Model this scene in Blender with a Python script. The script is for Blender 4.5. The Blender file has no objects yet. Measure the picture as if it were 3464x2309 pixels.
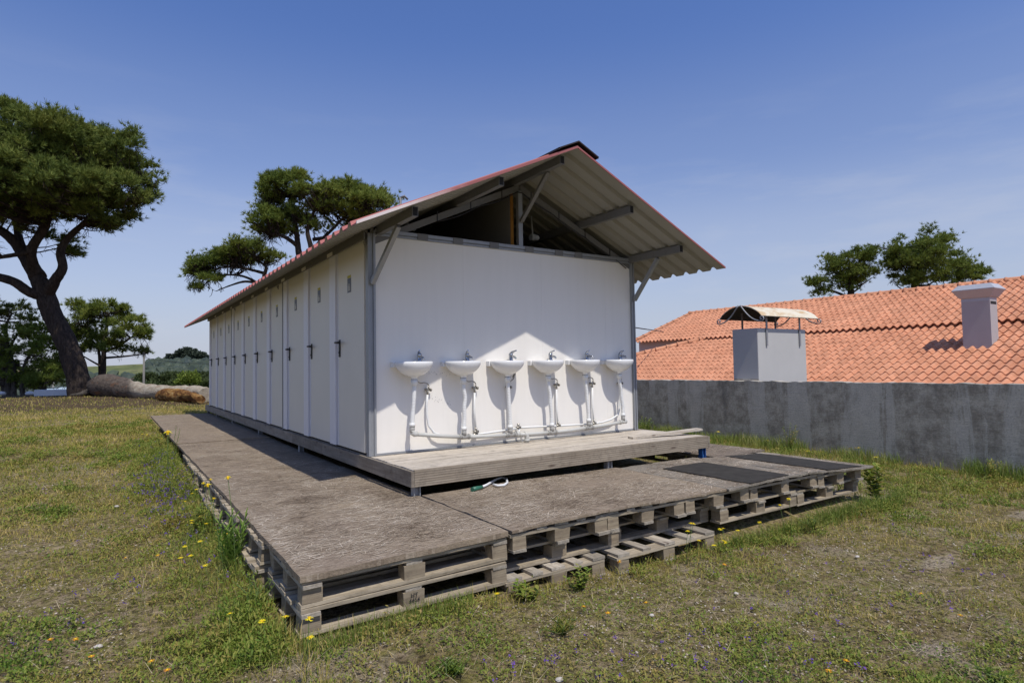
import bpy, math, random
import numpy as np
from math import radians, sin, cos, pi
random.seed(7)
C = bpy.context.scene.collection
sc = bpy.context.scene

# ---------------------------------------------------------------- camera
FPX, YAW, PITCH, ROLL = 2038.77, 0.5896, 0.0420, -0.0168
CAM = np.array([-1.9308, -5.2003, 0.7739])
FW = np.array([sin(YAW)*cos(PITCH), cos(YAW)*cos(PITCH), sin(PITCH)])
R0 = np.array([cos(YAW), -sin(YAW), 0.0]); U0 = np.cross(R0, FW)
RT = R0*cos(ROLL)+U0*sin(ROLL); UP = -R0*sin(ROLL)+U0*cos(ROLL)
from mathutils import Matrix, Vector
cd = bpy.data.cameras.new('camera'); cam = bpy.data.objects.new('camera', cd); C.objects.link(cam)
cd.sensor_width = 36; cd.lens = FPX/3464*36; cd.clip_start = 0.05; cd.clip_end = 5000
cam.matrix_world = Matrix(((RT[0], UP[0], -FW[0], CAM[0]), (RT[1], UP[1], -FW[1], CAM[1]),
                           (RT[2], UP[2], -FW[2], CAM[2]), (0, 0, 0, 1)))
sc.camera = cam

# ---------------------------------------------------------------- world, sun, exposure
SUN = Vector((-0.026, -0.50, 0.866)).normalized()
w = bpy.data.worlds.new('World'); sc.world = w; w.use_nodes = True
nt = w.node_tree; nt.nodes.clear()
out = nt.nodes.new('ShaderNodeOutputWorld'); bg = nt.nodes.new('ShaderNodeBackground'); sky = nt.nodes.new('ShaderNodeTexSky')
sky.sky_type = 'NISHITA'; sky.sun_disc = False
sky.sun_elevation = math.asin(SUN.z); sky.sun_rotation = pi
sky.air_density = 1.0; sky.dust_density = 0.6; sky.ozone_density = 2.6; sky.altitude = 50
bg.inputs['Strength'].default_value = 0.112
# thin wisps of cirrus, fixed in the sky
tc = nt.nodes.new('ShaderNodeTexCoord'); mp = nt.nodes.new('ShaderNodeMapping'); mp.inputs['Scale'].default_value = (1.6, 1.6, 9.0)
ns = nt.nodes.new('ShaderNodeTexNoise'); ns.inputs['Scale'].default_value = 2.3; ns.inputs['Detail'].default_value = 7; ns.inputs['Roughness'].default_value = 0.62
rp = nt.nodes.new('ShaderNodeValToRGB'); rp.color_ramp.elements[0].position = 0.50; rp.color_ramp.elements[1].position = 0.82
rp.color_ramp.elements[1].color = (0.50, 0.50, 0.50, 1)
sp = nt.nodes.new('ShaderNodeSeparateXYZ'); mr = nt.nodes.new('ShaderNodeMapRange')
mr.inputs['From Min'].default_value = 0.42; mr.inputs['From Max'].default_value = 0.12
mu = nt.nodes.new('ShaderNodeMath'); mu.operation = 'MULTIPLY'
mx = nt.nodes.new('ShaderNodeMix'); mx.data_type = 'RGBA'; mx.inputs['B'].default_value = (5.2, 5.5, 6.3, 1)
L = nt.links.new
L(tc.outputs['Generated'], mp.inputs['Vector']); L(mp.outputs[0], ns.inputs['Vector']); L(ns.outputs['Fac'], rp.inputs['Fac'])
L(tc.outputs['Generated'], sp.inputs[0]); L(sp.outputs['Z'], mr.inputs['Value'])
L(rp.outputs['Color'], mu.inputs[0]); L(mr.outputs[0], mu.inputs[1]); L(mu.outputs[0], mx.inputs['Factor'])
zr0 = nt.nodes.new('ShaderNodeValToRGB'); zr0.color_ramp.interpolation = 'EASE'
zr0.color_ramp.elements[0].position = 0.0; zr0.color_ramp.elements[0].color = (1.05, 0.95, 1.08, 1)
zr0.color_ramp.elements[1].position = 0.55; zr0.color_ramp.elements[1].color = (0.82, 0.96, 1.36, 1)
e_ = zr0.color_ramp.elements.new(0.22); e_.color = (1.04, 1.0, 1.20, 1)
tint = nt.nodes.new('ShaderNodeMix'); tint.data_type = 'RGBA'; tint.blend_type = 'MULTIPLY'; tint.inputs['Factor'].default_value = 1.0
L(sp.outputs['Z'], zr0.inputs['Fac']); L(sky.outputs[0], tint.inputs['A']); L(zr0.outputs['Color'], tint.inputs['B'])
veil = nt.nodes.new('ShaderNodeMix'); veil.data_type = 'RGBA'; veil.inputs['B'].default_value = (4.25, 4.75, 5.9, 1)
vr = nt.nodes.new('ShaderNodeValToRGB'); vr.color_ramp.interpolation = 'EASE'; vr.color_ramp.elements[0].position = 0.0; vr.color_ramp.elements[0].color = (0.85, 0.85, 0.85, 1)
vr.color_ramp.elements[1].position = 0.50; vr.color_ramp.elements[1].color = (0, 0, 0, 1); e2 = vr.color_ramp.elements.new(0.17); e2.color = (0.52, 0.52, 0.52, 1); e3 = vr.color_ramp.elements.new(0.32); e3.color = (0.12, 0.12, 0.12, 1)
L(sp.outputs['Z'], vr.inputs['Fac']); L(vr.outputs['Color'], veil.inputs['Factor']); L(tint.outputs['Result'], veil.inputs['A'])
L(veil.outputs['Result'], mx.inputs['A']); L(mx.outputs['Result'], bg.inputs['Color']); L(bg.outputs[0], out.inputs[0])
sl = bpy.data.lights.new('sun', 'SUN'); sl.energy = 3.75; sl.angle = radians(0.55); sl.color = (1.0, 0.95, 0.87)
so = bpy.data.objects.new('sun', sl); C.objects.link(so); so.rotation_euler = SUN.to_track_quat('Z', 'Y').to_euler(); so.location = (0, -10, 20)
sc.view_settings.view_transform = 'Standard'; sc.view_settings.look = 'None'; sc.view_settings.exposure = 0.0; sc.view_settings.gamma = 1.0
sc.cycles.max_bounces = 6; sc.cycles.transparent_max_bounces = 8

# ---------------------------------------------------------------- helpers
def ray(u, v): return FW+RT*(u-1732)/FPX-UP*(v-1154.5)/FPX
def at(u, v, dep): return CAM+ray(u, v)*dep                     # a point at a real distance along the view axis
def hit(u, v, ax, val):
    d = ray(u, v); return CAM+d*(val-CAM[ax])/d[ax]

def tag(o, label=None, cat=None, group=None, kind=None):
    if label: o['label'] = label
    if cat: o['category'] = cat
    if group: o['group'] = group
    if kind: o['kind'] = kind
    return o
def empty(name, loc, label, cat, group=None, rz=0):
    o = bpy.data.objects.new(name, None); C.objects.link(o); o.location = loc; o.rotation_euler = (0, 0, rz)
    o.empty_display_size = 0.1
    return tag(o, label, cat, group)
def wloc(p):
    v = Vector((0, 0, 0))
    while p is not None: v += p.location; p = p.parent
    return v
class MB:
    def __init__(s): s.v = []; s.f = []; s.m = []; s.sm = []
    def face(s, pts, m=0, sm=False):
        n = len(s.v); s.v += [tuple(map(float, p)) for p in pts]; s.f.append(tuple(range(n, n+len(pts)))); s.m.append(m); s.sm.append(sm)
    def raw(s, vs, fs, m=0, sm=False):
        n = len(s.v); s.v += [tuple(map(float, p)) for p in vs]
        for f in fs: s.f.append(tuple(n+i for i in f)); s.m.append(m); s.sm.append(sm)
        return s
    def box(s, a, b, m=0):
        x0, y0, z0 = a; x1, y1, z1 = b
        if x0 > x1: x0, x1 = x1, x0
        if y0 > y1: y0, y1 = y1, y0
        if z0 > z1: z0, z1 = z1, z0
        vs = [(x0,y0,z0),(x1,y0,z0),(x1,y1,z0),(x0,y1,z0),(x0,y0,z1),(x1,y0,z1),(x1,y1,z1),(x0,y1,z1)]
        return s.raw(vs, [(0,3,2,1),(4,5,6,7),(0,1,5,4),(1,2,6,5),(2,3,7,6),(3,0,4,7)], m)
    def jbox(s, a, b, j=0.004, m=0, rnd=random):
        x0, y0, z0 = a; x1, y1, z1 = b
        vs = [(x0,y0,z0),(x1,y0,z0),(x1,y1,z0),(x0,y1,z0),(x0,y0,z1),(x1,y0,z1),(x1,y1,z1),(x0,y1,z1)]
        vs = [tuple(c+rnd.uniform(-j, j) for c in p) for p in vs]
        return s.raw(vs, [(0,3,2,1),(4,5,6,7),(0,1,5,4),(1,2,6,5),(2,3,7,6),(3,0,4,7)], m)
    def bar(s, p, q, w, h, up=(0,0,1), m=0):
        p = Vector(p); q = Vector(q); d = (q-p).normalized(); u = Vector(up); r = d.cross(u).normalized(); u = r.cross(d).normalized()
        vs = [e+r*(w/2*a)+u*(h/2*b) for e in (p, q) for a, b in ((-1,-1),(1,-1),(1,1),(-1,1))]
        return s.raw(vs, [(0,1,2,3),(7,6,5,4),(0,4,5,1),(1,5,6,2),(2,6,7,3),(3,7,4,0)], m)
    def tube(s, pts, r, seg=8, m=0, cap=True, sm=True):
        pts = [Vector(p) for p in pts]; n = len(pts)
        if not hasattr(r, '__len__'): r = [r]*n
        ref = None; vs = []
        for i, p in enumerate(pts):
            d = (pts[min(i+1, n-1)]-pts[max(i-1, 0)]).normalized()
            if ref is None:
                ref = d.orthogonal().normalized()
            ref = (ref-d*ref.dot(d)).normalized(); b = d.cross(ref)
            for k in range(seg):
                a = 2*pi*k/seg; vs.append(p+ref*(cos(a)*r[i])+b*(sin(a)*r[i]))
        fs = [(i*seg+k, i*seg+(k+1) % seg, (i+1)*seg+(k+1) % seg, (i+1)*seg+k) for i in range(n-1) for k in range(seg)]
        n0 = len(s.v); s.raw(vs, fs, m, sm)
        if cap:
            s.f.append(tuple(n0+k for k in reversed(range(seg)))); s.m.append(m); s.sm.append(False)
            s.f.append(tuple(n0+(n-1)*seg+k for k in range(seg))); s.m.append(m); s.sm.append(False)
        return s
    def lathe(s, prof, c=(0,0,0), seg=16, m=0):
        vs = [(c[0]+r*cos(2*pi*k/seg), c[1]+r*sin(2*pi*k/seg), c[2]+z) for r, z in prof for k in range(seg)]
        fs = [(i*seg+k, i*seg+(k+1) % seg, (i+1)*seg+(k+1) % seg, (i+1)*seg+k) for i in range(len(prof)-1) for k in range(seg)]
        return s.raw(vs, fs, m, True)
    def build(s, name, mat, parent=None, bevel=0):
        o = wloc(parent) if parent is not None else Vector((0, 0, 0))
        me = bpy.data.meshes.new(name); me.from_pydata([(x-o.x, y-o.y, z-o.z) for x, y, z in s.v], [], s.f)
        for mm in (mat if isinstance(mat, (list, tuple)) else [mat]): me.materials.append(mm)
        me.polygons.foreach_set('material_index', s.m); me.polygons.foreach_set('use_smooth', s.sm); me.update()
        ob = bpy.data.objects.new(name, me); C.objects.link(ob)
        if parent is not None: ob.parent = parent
        if bevel:
            b = ob.modifiers.new('bevel', 'BEVEL'); b.width = bevel; b.segments = 2; b.limit_method = 'ANGLE'
        return ob
def npmesh(name, V, F, mat, parent=None, smooth=False, origin=None):
    V = np.asarray(V, np.float32); F = np.asarray(F, np.int32)
    if parent is not None: V = V-np.array(wloc(parent), np.float32)
    elif origin is not None: V = V-np.array(origin, np.float32)
    me = bpy.data.meshes.new(name); k = F.shape[1]
    me.vertices.add(len(V)); me.vertices.foreach_set('co', V.ravel())
    me.loops.add(F.size); me.loops.foreach_set('vertex_index', F.ravel())
    me.polygons.add(len(F)); me.polygons.foreach_set('loop_start', np.arange(len(F), dtype=np.int32)*k)
    me.polygons.foreach_set('loop_total', np.full(len(F), k, np.int32))
    me.polygons.foreach_set('use_smooth', np.full(len(F), bool(smooth)))
    me.update(calc_edges=True); me.validate()
    me.materials.append(mat); ob = bpy.data.objects.new(name, me); C.objects.link(ob)
    if parent is not None: ob.parent = parent
    elif origin is not None: ob.location = origin
    return ob
def copy_tree(o, parent=None):
    c = o.copy(); C.objects.link(c); c.parent = parent
    for ch in list(o.children): copy_tree(ch, c)
    return c
_rg = np.random.RandomState(3); _T = _rg.rand(64, 64)
def vnoise(x, y, s=1.0, o=0):
    x = np.asarray(x, float)*s+o*7.3; y = np.asarray(y, float)*s+o*3.1
    xi = np.floor(x).astype(int); yi = np.floor(y).astype(int); fx = x-xi; fy = y-yi
    fx = fx*fx*(3-2*fx); fy = fy*fy*(3-2*fy)
    g = lambda a, b: _T[a % 64, b % 64]
    return (g(xi, yi)*(1-fx)+g(xi+1, yi)*fx)*(1-fy)+(g(xi, yi+1)*(1-fx)+g(xi+1, yi+1)*fx)*fy
def fnoise(x, y, s, o=0): return 0.55*vnoise(x, y, s, o)+0.3*vnoise(x, y, s*2.1, o+1)+0.15*vnoise(x, y, s*4.3, o+2)

# ---------------------------------------------------------------- materials
class N:
    def __init__(s, name, rough=0.7, spec=0.4, metal=0.0):
        s.m = bpy.data.materials.new(name); s.m.use_nodes = True; s.t = s.m.node_tree; s.b = s.t.nodes['Principled BSDF']
        s.b.inputs['Roughness'].default_value = rough; s.b.inputs['Specular IOR Level'].default_value = spec; s.b.inputs['Metallic'].default_value = metal
        s.co = s.t.nodes.new('ShaderNodeTexCoord')
    def n(s, typ, **kw):
        x = s.t.nodes.new(typ)
        for k, v in kw.items(): setattr(x, k, v)
        return x
    def lk(s, a, b): s.t.links.new(a, b)
    def mapp(s, scale=(1,1,1), rot=(0,0,0), loc=(0,0,0), src=None):
        q = s.n('ShaderNodeMapping'); q.inputs['Scale'].default_value = scale; q.inputs['Rotation'].default_value = rot; q.inputs['Location'].default_value = loc
        s.lk(src or s.co.outputs['Object'], q.inputs['Vector']); return q.outputs[0]
    def noise(s, vec, scale=5, det=4, rough=0.55, dist=0):
        q = s.n('ShaderNodeTexNoise'); q.inputs['Scale'].default_value = scale; q.inputs['Detail'].default_value = det
        q.inputs['Roughness'].default_value = rough; q.inputs['Distortion'].default_value = dist
        s.lk(vec, q.inputs['Vector']); return q.outputs['Fac']
    def voro(s, vec, scale=5, out='Distance'):
        q = s.n('ShaderNodeTexVoronoi'); q.inputs['Scale'].default_value = scale; s.lk(vec, q.inputs['Vector']); return q.outputs[out]
    def ramp(s, fac, stops):
        q = s.n('ShaderNodeValToRGB'); e = q.color_ramp.elements
        while len(e) < len(stops): e.new(0.5)
        for i, (p, c) in enumerate(stops): e[i].position = p; e[i].color = (c, c, c, 1) if not hasattr(c, '__len__') else (*c, 1)
        s.lk(fac, q.inputs['Fac']); return q.outputs['Color']
    def mix(s, fac, a, b, mode='MIX'):
        q = s.n('ShaderNodeMix', data_type='RGBA', blend_type=mode)
        for k, v in (('Factor', fac), ('A', a), ('B', b)):
            if hasattr(v, 'is_linked'): s.lk(v, q.inputs[k])
            elif hasattr(v, '__len__'): q.inputs[k].default_value = (*v, 1)
            else: q.inputs[k].default_value = v if k == 'Factor' else (v, v, v, 1)
        return q.outputs['Result']
    def math(s, op, a, b=0.5):
        q = s.n('ShaderNodeMath', operation=op)
        for i, v in enumerate((a, b)):
            if hasattr(v, 'is_linked'): s.lk(v, q.inputs[i])
            else: q.inputs[i].default_value = v
        return q.outputs[0]
    def col(s, c):
        if hasattr(c, 'is_linked'): s.lk(c, s.b.inputs['Base Color'])
        else: s.b.inputs['Base Color'].default_value = (*c, 1)
        return s
    def rou(s, c): s.lk(c, s.b.inputs['Roughness']); return s
    def bump(s, h, st=0.3, d=0.01):
        q = s.n('ShaderNodeBump'); q.inputs['Strength'].default_value = st; q.inputs['Distance'].default_value = d
        s.lk(h, q.inputs['Height']); s.lk(q.outputs[0], s.b.inputs['Normal']); return s
    def island(s): return s.n('ShaderNodeNewGeometry').outputs['Random Per Island']
    def objrand(s): return s.n('ShaderNodeObjectInfo').outputs['Random']

def flat(name, c, rough=0.6, metal=0, spec=0.4, var=0.12, scale=8):
    k = N(name, rough, spec, metal); n = k.noise(k.mapp(), scale, 5)
    k.col(k.mix(n, tuple(x*(1-var) for x in c), tuple(min(1, x*(1+var)) for x in c))); k.bump(n, 0.08, 0.01); return k.m

def m_white_panel():
    k = N('white_panel_paint', 0.38, 0.4)
    st = k.noise(k.mapp((5, 5, 0.35)), 3.0, 6, 0.6); dr = k.noise(k.mapp((22, 22, 0.5)), 2.0, 3)
    sm = k.noise(k.mapp(), 2.2, 5, 0.6)
    c = k.mix(k.ramp(st, [(0.40, 0.0), (0.80, 0.22)]), (0.83, 0.795, 0.73), (0.71, 0.68, 0.62))
    c = k.mix(k.ramp(dr, [(0.66, 0.0), (0.78, 0.14)]), c, (0.52, 0.51, 0.48))
    # dust and splash marks climbing a hand's width from the deck
    sp_ = k.n('ShaderNodeSeparateXYZ'); k.lk(k.n('ShaderNodeNewGeometry').outputs['Position'], sp_.inputs[0])
    lo = k.n('ShaderNodeMapRange'); lo.inputs['From Min'].default_value = 0.16; lo.inputs['From Max'].default_value = 0.0; k.lk(sp_.outputs['Z'], lo.inputs['Value'])
    c = k.mix(k.math('MULTIPLY', lo.outputs[0], k.ramp(sm, [(0.35, 0.05), (0.7, 0.5)])), c, (0.50, 0.48, 0.42))
    k.col(c); k.bump(k.noise(k.mapp((1, 1, 0.3)), 9, 4), 0.05, 0.01); return k.m
def m_wood(name, a, b, dark, axis=0, rib=False, gr=14, wet=0.55):
    k = N(name, 0.85, 0.2); s = [gr, gr, gr]; s[axis] = 0.9
    isl = k.island(); vec = k.n('ShaderNodeVectorMath', operation='ADD'); k.lk(k.co.outputs['Object'], vec.inputs[0])
    cmb = k.n('ShaderNodeCombineXYZ'); 
    for i in range(3): k.lk(k.math('MULTIPLY', isl, 37.0+i*11), cmb.inputs[i])
    k.lk(cmb.outputs[0], vec.inputs[1]); src = vec.outputs[0]
    g = k.noise(k.mapp(tuple(s), src=src), 2.2, 8, 0.7, 0.3); g2 = k.noise(k.mapp(tuple(x*3 for x in s), src=src), 3.0, 4, 0.7)
    big = k.noise(k.mapp((2.5, 2.5, 2.5), src=src), 1.6, 4)
    c = k.mix(k.ramp(g, [(0.38, 0.0), (0.62, 1.0)]), a, b); vn = k.noise(k.mapp(src=src), 16, 6, 0.75)
    c = k.mix(k.ramp(g2, [(0.55, 0.0), (0.74, wet)]), c, dark)
    c = k.mix(k.ramp(big, [(0.45, 0.0), (0.8, 0.45)]), c, tuple(x*0.55 for x in a))
    kv = [2.4, 9, 9] if axis == 0 else [9, 2.4, 9]; kn = k.voro(k.mapp(tuple(kv), src=src), 1.0)
    c = k.mix(k.ramp(kn, [(0.06, 0.75), (0.13, 0.0)]), c, (0.09, 0.06, 0.045))
    c = k.mix(k.ramp(vn, [(0.52, 0.0), (0.72, 0.55)]), c, dark); hv = k.n('ShaderNodeHueSaturation'); k.lk(c, hv.inputs['Color']); k.lk(k.math('ADD', k.math('MULTIPLY', isl, 0.60), 0.72), hv.inputs['Value'])
    k.col(hv.outputs[0]); h = k.mix(0.5, g, g2)
    if rib:
        wv = k.n('ShaderNodeTexWave'); wv.bands_direction = 'Z'; wv.inputs['Scale'].default_value = 17.0; wv.inputs['Distortion'].default_value = 0.0
        k.lk(k.co.outputs['Object'], wv.inputs['Vector']); h = k.mix(0.35, h, wv.outputs['Color'])
        k.col(k.mix(k.ramp(wv.outputs['Color'], [(0.05, 0.16), (0.45, 0.0)]), hv.outputs[0], (0.13, 0.11, 0.09)))
    k.bump(h, 0.6 if rib else 0.5, 0.006); return k.m
def m_osb(name, base, light, dark, tint):
    k = N(name, 0.92, 0.15); wob = k.noise(k.mapp(), 3.0, 2); lay = None
    for i, rz in enumerate((0.10, 0.85, -0.7, 0.38, -0.3, 1.3)):
        vec = k.mapp((18, 120, 1), (0, 0, rz), (i*3.7, i*1.9, 0)); vo = k.n('ShaderNodeTexVoronoi', voronoi_dimensions='2D'); vo.inputs['Scale'].default_value = 1.0; vo.inputs['Randomness'].default_value = 1.0
        k.lk(vec, vo.inputs['Vector']); sx = k.n('ShaderNodeSeparateColor'); k.lk(vo.outputs['Color'], sx.inputs[0])
        lay = sx.outputs[0] if lay is None else k.mix(k.ramp(sx.outputs[1], [(0.50, 0.0), (0.54, 1.0)]), lay, sx.outputs[0])
    tot = k.ramp(lay, [(0.55, 0.0), (1.0, 0.45)]); dk = k.ramp(lay, [(0.0, 0.6), (0.35, 0.0)])
    big = k.noise(k.mapp(), 1.5, 6, 0.65); fine = k.noise(k.mapp(), 60, 4, 0.7); mid = k.noise(k.mapp((1, 1, 1), (0,0,0), (9,4,0)), 6.5, 6, 0.7)
    c = k.mix(k.ramp(big, [(0.35, 0.0), (0.7, 1.0)]), base, tint)
    c = k.mix(k.math('MULTIPLY', tot, k.ramp(mid, [(0.35, 0.35), (0.65, 0.95)])), c, light)
    c = k.mix(k.math('MULTIPLY', dk, 0.62), c, dark)
    c = k.mix(k.ramp(mid, [(0.48, 0.0), (0.75, 0.5)]), c, dark)
    c = k.mix(k.ramp(fine, [(0.35, 0.35), (0.6, 0.0)]), c, dark)
    k.col(c); k.bump(k.mix(0.5, tot, fine), 1.0, 0.012); return k.m
def m_concrete():
    k = N('weathered_concrete', 0.93, 0.15); p = k.n('ShaderNodeNewGeometry').outputs['Position']
    v1 = k.noise(k.mapp((1, 0.95, 0.13), src=p), 1.7, 7, 0.66, 0.55); v2 = k.noise(k.mapp((1, 3.2, 0.5), (0,0,0), (4,2,1), src=p), 2.2, 7, 0.72, 0.6)
    fn = k.noise(k.mapp((30, 30, 30), src=p), 1.5, 7, 0.75); bl = k.noise(k.mapp((1, 3, 3), src=p), 1.9, 9, 0.78); ln = k.noise(k.mapp((1, 2.5, 26), src=p), 2.0, 6, 0.75, 0.3)
    c = k.mix(k.ramp(bl, [(0.40, 0.0), (0.62, 1.0)]), (0.27, 0.24, 0.19), (0.52, 0.475, 0.39))
    c = k.mix(k.ramp(v1, [(0.52, 0.0), (0.57, 0.6)]), c, (0.60, 0.565, 0.49))
    c = k.mix(k.ramp(v2, [(0.56, 0.0), (0.70, 0.4)]), c, (0.52, 0.49, 0.42))
    c = k.mix(k.ramp(v1, [(0.30, 0.65), (0.42, 0.0)]), c, (0.11, 0.11, 0.11))
    c = k.mix(k.ramp(ln, [(0.60, 0.0), (0.72, 0.5)]), c, (0.07, 0.07, 0.07))
    c = k.mix(k.ramp(fn, [(0.30, 0.55), (0.5, 0.0)]), c, (0.13, 0.13, 0.13))
    c = k.mix(k.ramp(fn, [(0.66, 0.0), (0.76, 0.55)]), c, (0.62, 0.61, 0.59))
    k.col(c); k.bump(k.mix(0.5, fn, ln), 0.8, 0.02); return k.m
PATCH = [(-.55, -3.42, .42, .20), (1.25, -3.9, .42, .22), (2.9, -3.3, .55, .22), (5.0, -3.2, .7, .3), (-2.6, -2.75, .30, .22), (3.9, -4.3, .6, .3)]
def m_ground():
    k = N('dry_meadow_soil', 0.96, 0.1); p = k.n('ShaderNodeNewGeometry').outputs['Position']
    a = k.noise(k.mapp(src=p), 0.9, 6, 0.62); b = k.noise(k.mapp(src=p, loc=(5,2,0)), 5.5, 7, 0.75); f = k.noise(k.mapp(src=p), 60, 5, 0.8)
    vo = k.voro(k.mapp(src=p), 75); wd = k.noise(k.mapp((1, 1, 1), src=p, loc=(17, 3, 0)), 14, 8, 0.8)
    c = k.mix(k.ramp(b, [(0.36, 0.0), (0.64, 1.0)]), (0.23, 0.165, 0.08), (0.46, 0.355, 0.215))
    c = k.mix(k.ramp(wd, [(0.44, 0.0), (0.56, 0.9)]), c, (0.21, 0.195, 0.045))
    c = k.mix(k.ramp(a, [(0.54, 0.0), (0.64, 0.85)]), c, (0.42, 0.345, 0.245)); c = k.mix(k.ramp(k.noise(k.mapp(src=p, loc=(31,7,0)), 1.7, 5, .65), [(0.55, 0.0), (0.68, 0.6)]), c, (0.13, 0.075, 0.032))
    for (px_, py_, rx_, ry_) in PATCH:
        vv = k.mapp((1/rx_, 1/ry_, 0), (0, 0, 0), (-px_/rx_, -py_/ry_, 0), src=p); ln_ = k.n('ShaderNodeVectorMath', operation='LENGTH'); k.lk(vv, ln_.inputs[0])
        c = k.mix(k.ramp(k.math('ADD', ln_.outputs['Value'], k.math('MULTIPLY', b, 1.1)), [(0.95, 0.85), (1.0, 0.75)] if False else [(0.80, 0.85), (1.0, 0.0)]), c, (0.47, 0.385, 0.275))
    c = k.mix(k.ramp(f, [(0.34, 0.8), (0.5, 0.0)]), c, (0.045, 0.036, 0.022))
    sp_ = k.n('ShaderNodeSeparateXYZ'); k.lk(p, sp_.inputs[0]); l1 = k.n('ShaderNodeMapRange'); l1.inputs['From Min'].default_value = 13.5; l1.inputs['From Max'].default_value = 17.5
    k.lk(k.math('ADD', sp_.outputs['Y'], k.math('MULTIPLY', b, 3.0)), l1.inputs['Value']); c = k.mix(k.math('MULTIPLY', l1.outputs[0], 0.9), c, (0.085, 0.052, 0.030))  # dark brown band by the far trees: needle litter plus painted crown shade
    c = k.mix(k.ramp(vo, [(0.10, 0.40), (0.2, 0.0)]), c, (0.42, 0.38, 0.31))
    g3 = k.noise(k.mapp(src=p, loc=(2, 9, 4)), 26, 6, 0.8); c = k.mix(k.ramp(g3, [(0.40, 0.85), (0.52, 0.0)]), c, (0.045, 0.035, 0.018))
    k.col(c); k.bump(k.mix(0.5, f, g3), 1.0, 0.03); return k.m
def m_blade(name, cols, sc_=0.9, trans=0.25, rough=0.6):
    k = N(name, rough, 0.25); isl = k.island(); p = k.n('ShaderNodeNewGeometry').outputs['Position']
    f = k.math('ADD', k.math('MULTIPLY', isl, 0.50), k.math('SUBTRACT', k.math('MULTIPLY', k.noise(k.mapp(src=p), sc_, 5, 0.65), 1.5), 0.35))
    st = [(0.12+0.95*i/(len(cols)-1)*0.9, c) for i, c in enumerate(cols)]
    c = k.ramp(f, st); k.col(c)
    if trans:
        tr = k.n('ShaderNodeBsdfTranslucent'); k.lk(c, tr.inputs['Color']); mxs = k.n('ShaderNodeMixShader'); mxs.inputs[0].default_value = trans
        k.lk(k.b.outputs[0], mxs.inputs[1]); k.lk(tr.outputs[0], mxs.inputs[2]); k.lk(mxs.outputs[0], k.t.nodes['Material Output'].inputs[0])
    return k.m
def m_tile(name):
    k = N(name, 0.8, 0.25); p = k.n('ShaderNodeNewGeometry').outputs['Position']
    n1 = k.noise(k.mapp(src=p), 0.7, 5, 0.6); n2 = k.noise(k.mapp(src=p), 9, 5, 0.7); q_ = k.n('ShaderNodeVectorMath', operation='FLOOR'); k.lk(k.mapp((1/(.37*cos(radians(20))), 1/.215, 0), loc=(.02, .05, 0), src=p), q_.inputs[0])
    wn_ = k.n('ShaderNodeTexWhiteNoise'); wn_.noise_dimensions = '3D'; k.lk(q_.outputs[0], wn_.inputs['Vector']); isl = wn_.outputs['Value']; n4 = k.noise(k.mapp(src=p), 2.3, 7, 0.75)
    c = k.mix(k.ramp(n1, [(0.35, 0.0), (0.7, 1.0)]), (0.52, 0.23, 0.125), (0.58, 0.28, 0.16))
    c = k.mix(k.ramp(n2, [(0.5, 0.0), (0.78, 0.5)]), c, (0.44, 0.19, 0.11)); c = k.mix(k.ramp(n4, [(0.58, 0.0), (0.74, 0.4)]), c, (0.34, 0.18, 0.11)); c = k.mix(k.ramp(n4, [(0.26, 0.15), (0.38, 0.0)]), c, (0.70, 0.42, 0.27))
    hv = k.n('ShaderNodeHueSaturation'); k.lk(c, hv.inputs['Color']); k.lk(k.math('ADD', k.math('MULTIPLY', isl, 0.26), 0.87), hv.inputs['Value'])
    k.col(hv.outputs[0]); k.bump(n2, 0.2, 0.01); return k.m
def m_bark(name, a, b):
    k = N(name, 0.95, 0.1); p = k.n('ShaderNodeNewGeometry').outputs['Position']
    n1 = k.noise(k.mapp((5, 5, 1.2), src=p), 2.2, 8, 0.75, 0.8); n2 = k.noise(k.mapp(src=p), 1.2, 4)
    k.col(k.mix(k.ramp(n1, [(0.38, 0.0), (0.62, 1.0)]), a, b)); k.bump(n1, 1.0, 0.12); return k.m
def m_galv(name, a=(0.34,0.35,0.36), b=(0.24,0.25,0.26), metal=0.35, rough=0.5):
    k = N(name, rough, 0.5, metal); n1 = k.noise(k.mapp((6,6,2)), 4, 5, 0.65); v = k.voro(k.mapp(), 60)
    k.col(k.mix(k.math('ADD', k.math('MULTIPLY', n1, 0.8), k.math('MULTIPLY', v, 0.3)), b, a)); k.bump(n1, 0.15, 0.005); return k.m

WHITE = m_white_panel()
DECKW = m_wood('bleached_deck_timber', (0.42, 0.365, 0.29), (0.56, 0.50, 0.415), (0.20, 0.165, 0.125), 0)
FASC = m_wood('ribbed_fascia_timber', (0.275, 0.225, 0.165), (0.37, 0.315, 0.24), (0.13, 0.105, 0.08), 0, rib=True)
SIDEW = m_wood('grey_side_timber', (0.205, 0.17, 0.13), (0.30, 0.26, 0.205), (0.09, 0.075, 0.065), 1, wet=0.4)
PALL = m_wood('weathered_pallet_boards', (0.285, 0.235, 0.165), (0.43, 0.365, 0.265), (0.10, 0.080, 0.055), 0, wet=0.6)
PALB = m_wood('weathered_pallet_blocks', (0.215, 0.17, 0.118), (0.32, 0.262, 0.18), (0.10, 0.08, 0.06), 0, gr=22, wet=0.6)
PALY = m_wood('weathered_cross_boards', (0.27, 0.235, 0.185), (0.40, 0.355, 0.285), (0.10, 0.083, 0.065), 1, wet=0.6)
OSB = m_osb('weathered_strand_board', (0.275, 0.215, 0.158), (0.60, 0.51, 0.40), (0.10, 0.074, 0.052), (0.34, 0.27, 0.185))
OSB2 = m_osb('brown_strand_board', (0.24, 0.195, 0.15), (0.40, 0.35, 0.28), (0.085, 0.067, 0.052), (0.21, 0.17, 0.135))
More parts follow.
